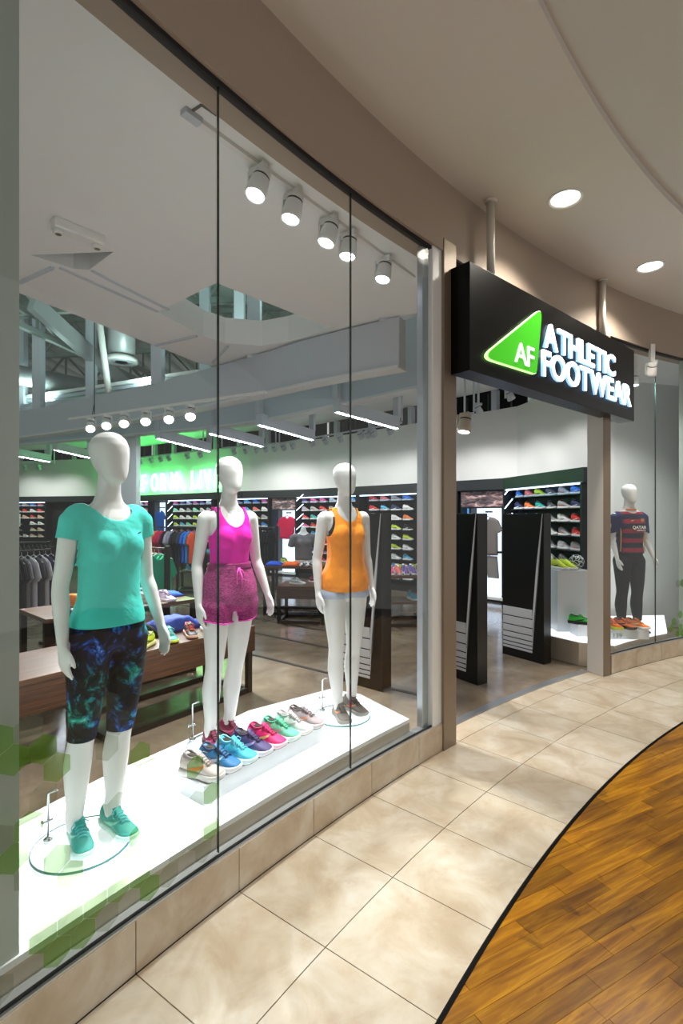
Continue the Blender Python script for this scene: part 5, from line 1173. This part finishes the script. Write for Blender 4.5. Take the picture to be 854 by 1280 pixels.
a = atZ(312, 12.2); b = atZ(346, 12.0); R4_ = rail('clothes_rail', a, b, 1.42, 'dark clothes rail with black tops left of the torso form')
fill_rail(R4_, [('#1f2326', 'black top on the rail left of the torso form')]*7, 1.42, 'black tops by the torso form', .07, .72, -.22)
a = atZ(22, 11.0); b = atZ(64, 11.4); R5_ = rail('clothes_rail', a, b, 1.12, 'second dark clothes rail with black tops in front of the far shoe shelves')
fill_rail(R5_, [('#1a1b1e', 'black top on the rail before the far shoe shelves')]*8, 1.12, 'black tops before the far shelves', .08, .7, -.28)

# ================================================================== RIGHT WINDOW DISPLAY
fr = [arc(a, R_GL+.05) for a in (A_W2-.1, 121.5, 119.5, 118.2)]; lf = [ground(730, 832)+Vector((0, .02, 0)), Vector((2.38, 6.45, 0)), Vector((2.95, 7.35, 0)), Vector((4.55, 7.55, 0))]
poly = [Vector((3.02, 5.66, 0))]+fr[1:]+lf[::-1][0:0]+[Vector((4.6, 7.3, 0)), Vector((3.2, 7.2, 0)), Vector((2.42, 6.62, 0)), Vector((2.47, 6.2, 0)), Vector((2.70, 5.82, 0))]
c = Vector((3.4, 6.5, 0)); root = empty('display_platform', c); mb = MB(); mb.prism([p-c for p in poly], .005, PLAT-.02); mb.build('plinth', m_steel, root)
mb = MB(); mb.prism([p-c for p in poly], PLAT-.02, PLAT); mb.build('white_top', m_plat, root); tag(root, 'white display platform under the jersey mannequin', 'platform')
def block(name, u0, u1, Z, h, dp, label, num=None, z=PLAT):
    a = atZ(u0, Z); b = atZ(u1, Z); w = (b-a).length; mb = MB(); mb.box((0, 0, h/2), (w, dp, h)); o = empty(name, ((a.x+b.x)/2, Z+dp/2, z+.001)); bevel(mb.build('block', m_acryl, o), .003); tag(o, label, 'plinth'); return o, w
pl1, w1 = block('plinth', 697, 738, 6.25, .75, .3, 'tall white plinth with yellow shoes beside the right post')
for i, cc in enumerate(('lime', 'lime')):
    p = pl1.location; shelf_shoe(cc, (p.x-.11+.11*i, p.y-.0*i, PLAT+.753), -1.25, 'on top of the tall white plinth', 'yellow shoes on the plinth')
mb = MB(); ellipsoid(mb, (0, 0, .09), (.09, .09, .09), 14, 10); o = mb.build('football', mat('dark_ball', '#3b4447', .5), None, True); o.location = (pl1.location.x+.125, pl1.location.y+.05, PLAT+.752); tag(o, 'dark grey ball on the tall white plinth', 'ball')
v = coords(MATS['dark_ball'], 'Object'); vo = N(MATS['dark_ball'], 'ShaderNodeTexVoronoi', feature='DISTANCE_TO_EDGE'); vo.inputs['Scale'].default_value = 22; L(MATS['dark_ball'], v, vo.inputs['Vector']); L(MATS['dark_ball'], ramp(MATS['dark_ball'], vo.outputs['Distance'], [(.04, '#c9d3d3'), (.10, '#20282a')]), bsdf(MATS['dark_ball']).inputs['Base Color'])
pl2, w2 = block('plinth', 722, 742, 6.0, .13, .2, 'small white block with a green shoe beside the right post')
full_shoe('running_shoe', 'neongreen', '#2fbf3a', '#1f1f1f', '#1a6f24', '#111111', (pl2.location.x, pl2.location.y, PLAT+.133), -.4, 'neon green football shoe on the small white block', 'football shoes in the right window')
pl3, w3 = block('plinth', 764, 812, 5.87, .11, .2, 'low white block with the numerals 139 under the jersey mannequin')
me = text_mesh('139', .075, .001, mat('numeral_grey', '#7d7f80', .5), 'numerals', 1.0, 0, 'LEFT'); o = link('numerals', me, pl3, (-w3/2+.015, -.102, .02)); o.rotation_euler = (pi/2, 0, 0)
full_shoe('running_shoe', 'orange1', '#f2762a', '#d7dc48', '#c4521a', '#2b2b2b', (pl3.location.x-.15, pl3.location.y-.0, PLAT+.113), -1.3, 'bright orange football shoe toe out on the low white block', 'football shoes in the right window')
full_shoe('running_shoe', 'orange2', '#f2762a', '#3a2a22', '#8a3a14', '#2b2b2b', (pl3.location.x-.01, pl3.location.y+.0, PLAT+.113), -1.1, 'orange football shoe with dark sole on the low white block', 'football shoes in the right window')
full_shoe('running_shoe', 'orange3', '#f58a3a', '#e8e8e4', '#c4521a', '#f2e2b0', (pl3.location.x+.14, pl3.location.y+.0, PLAT+.113), -1.0, 'light orange football shoe beside the mannequin feet', 'football shoes in the right window')
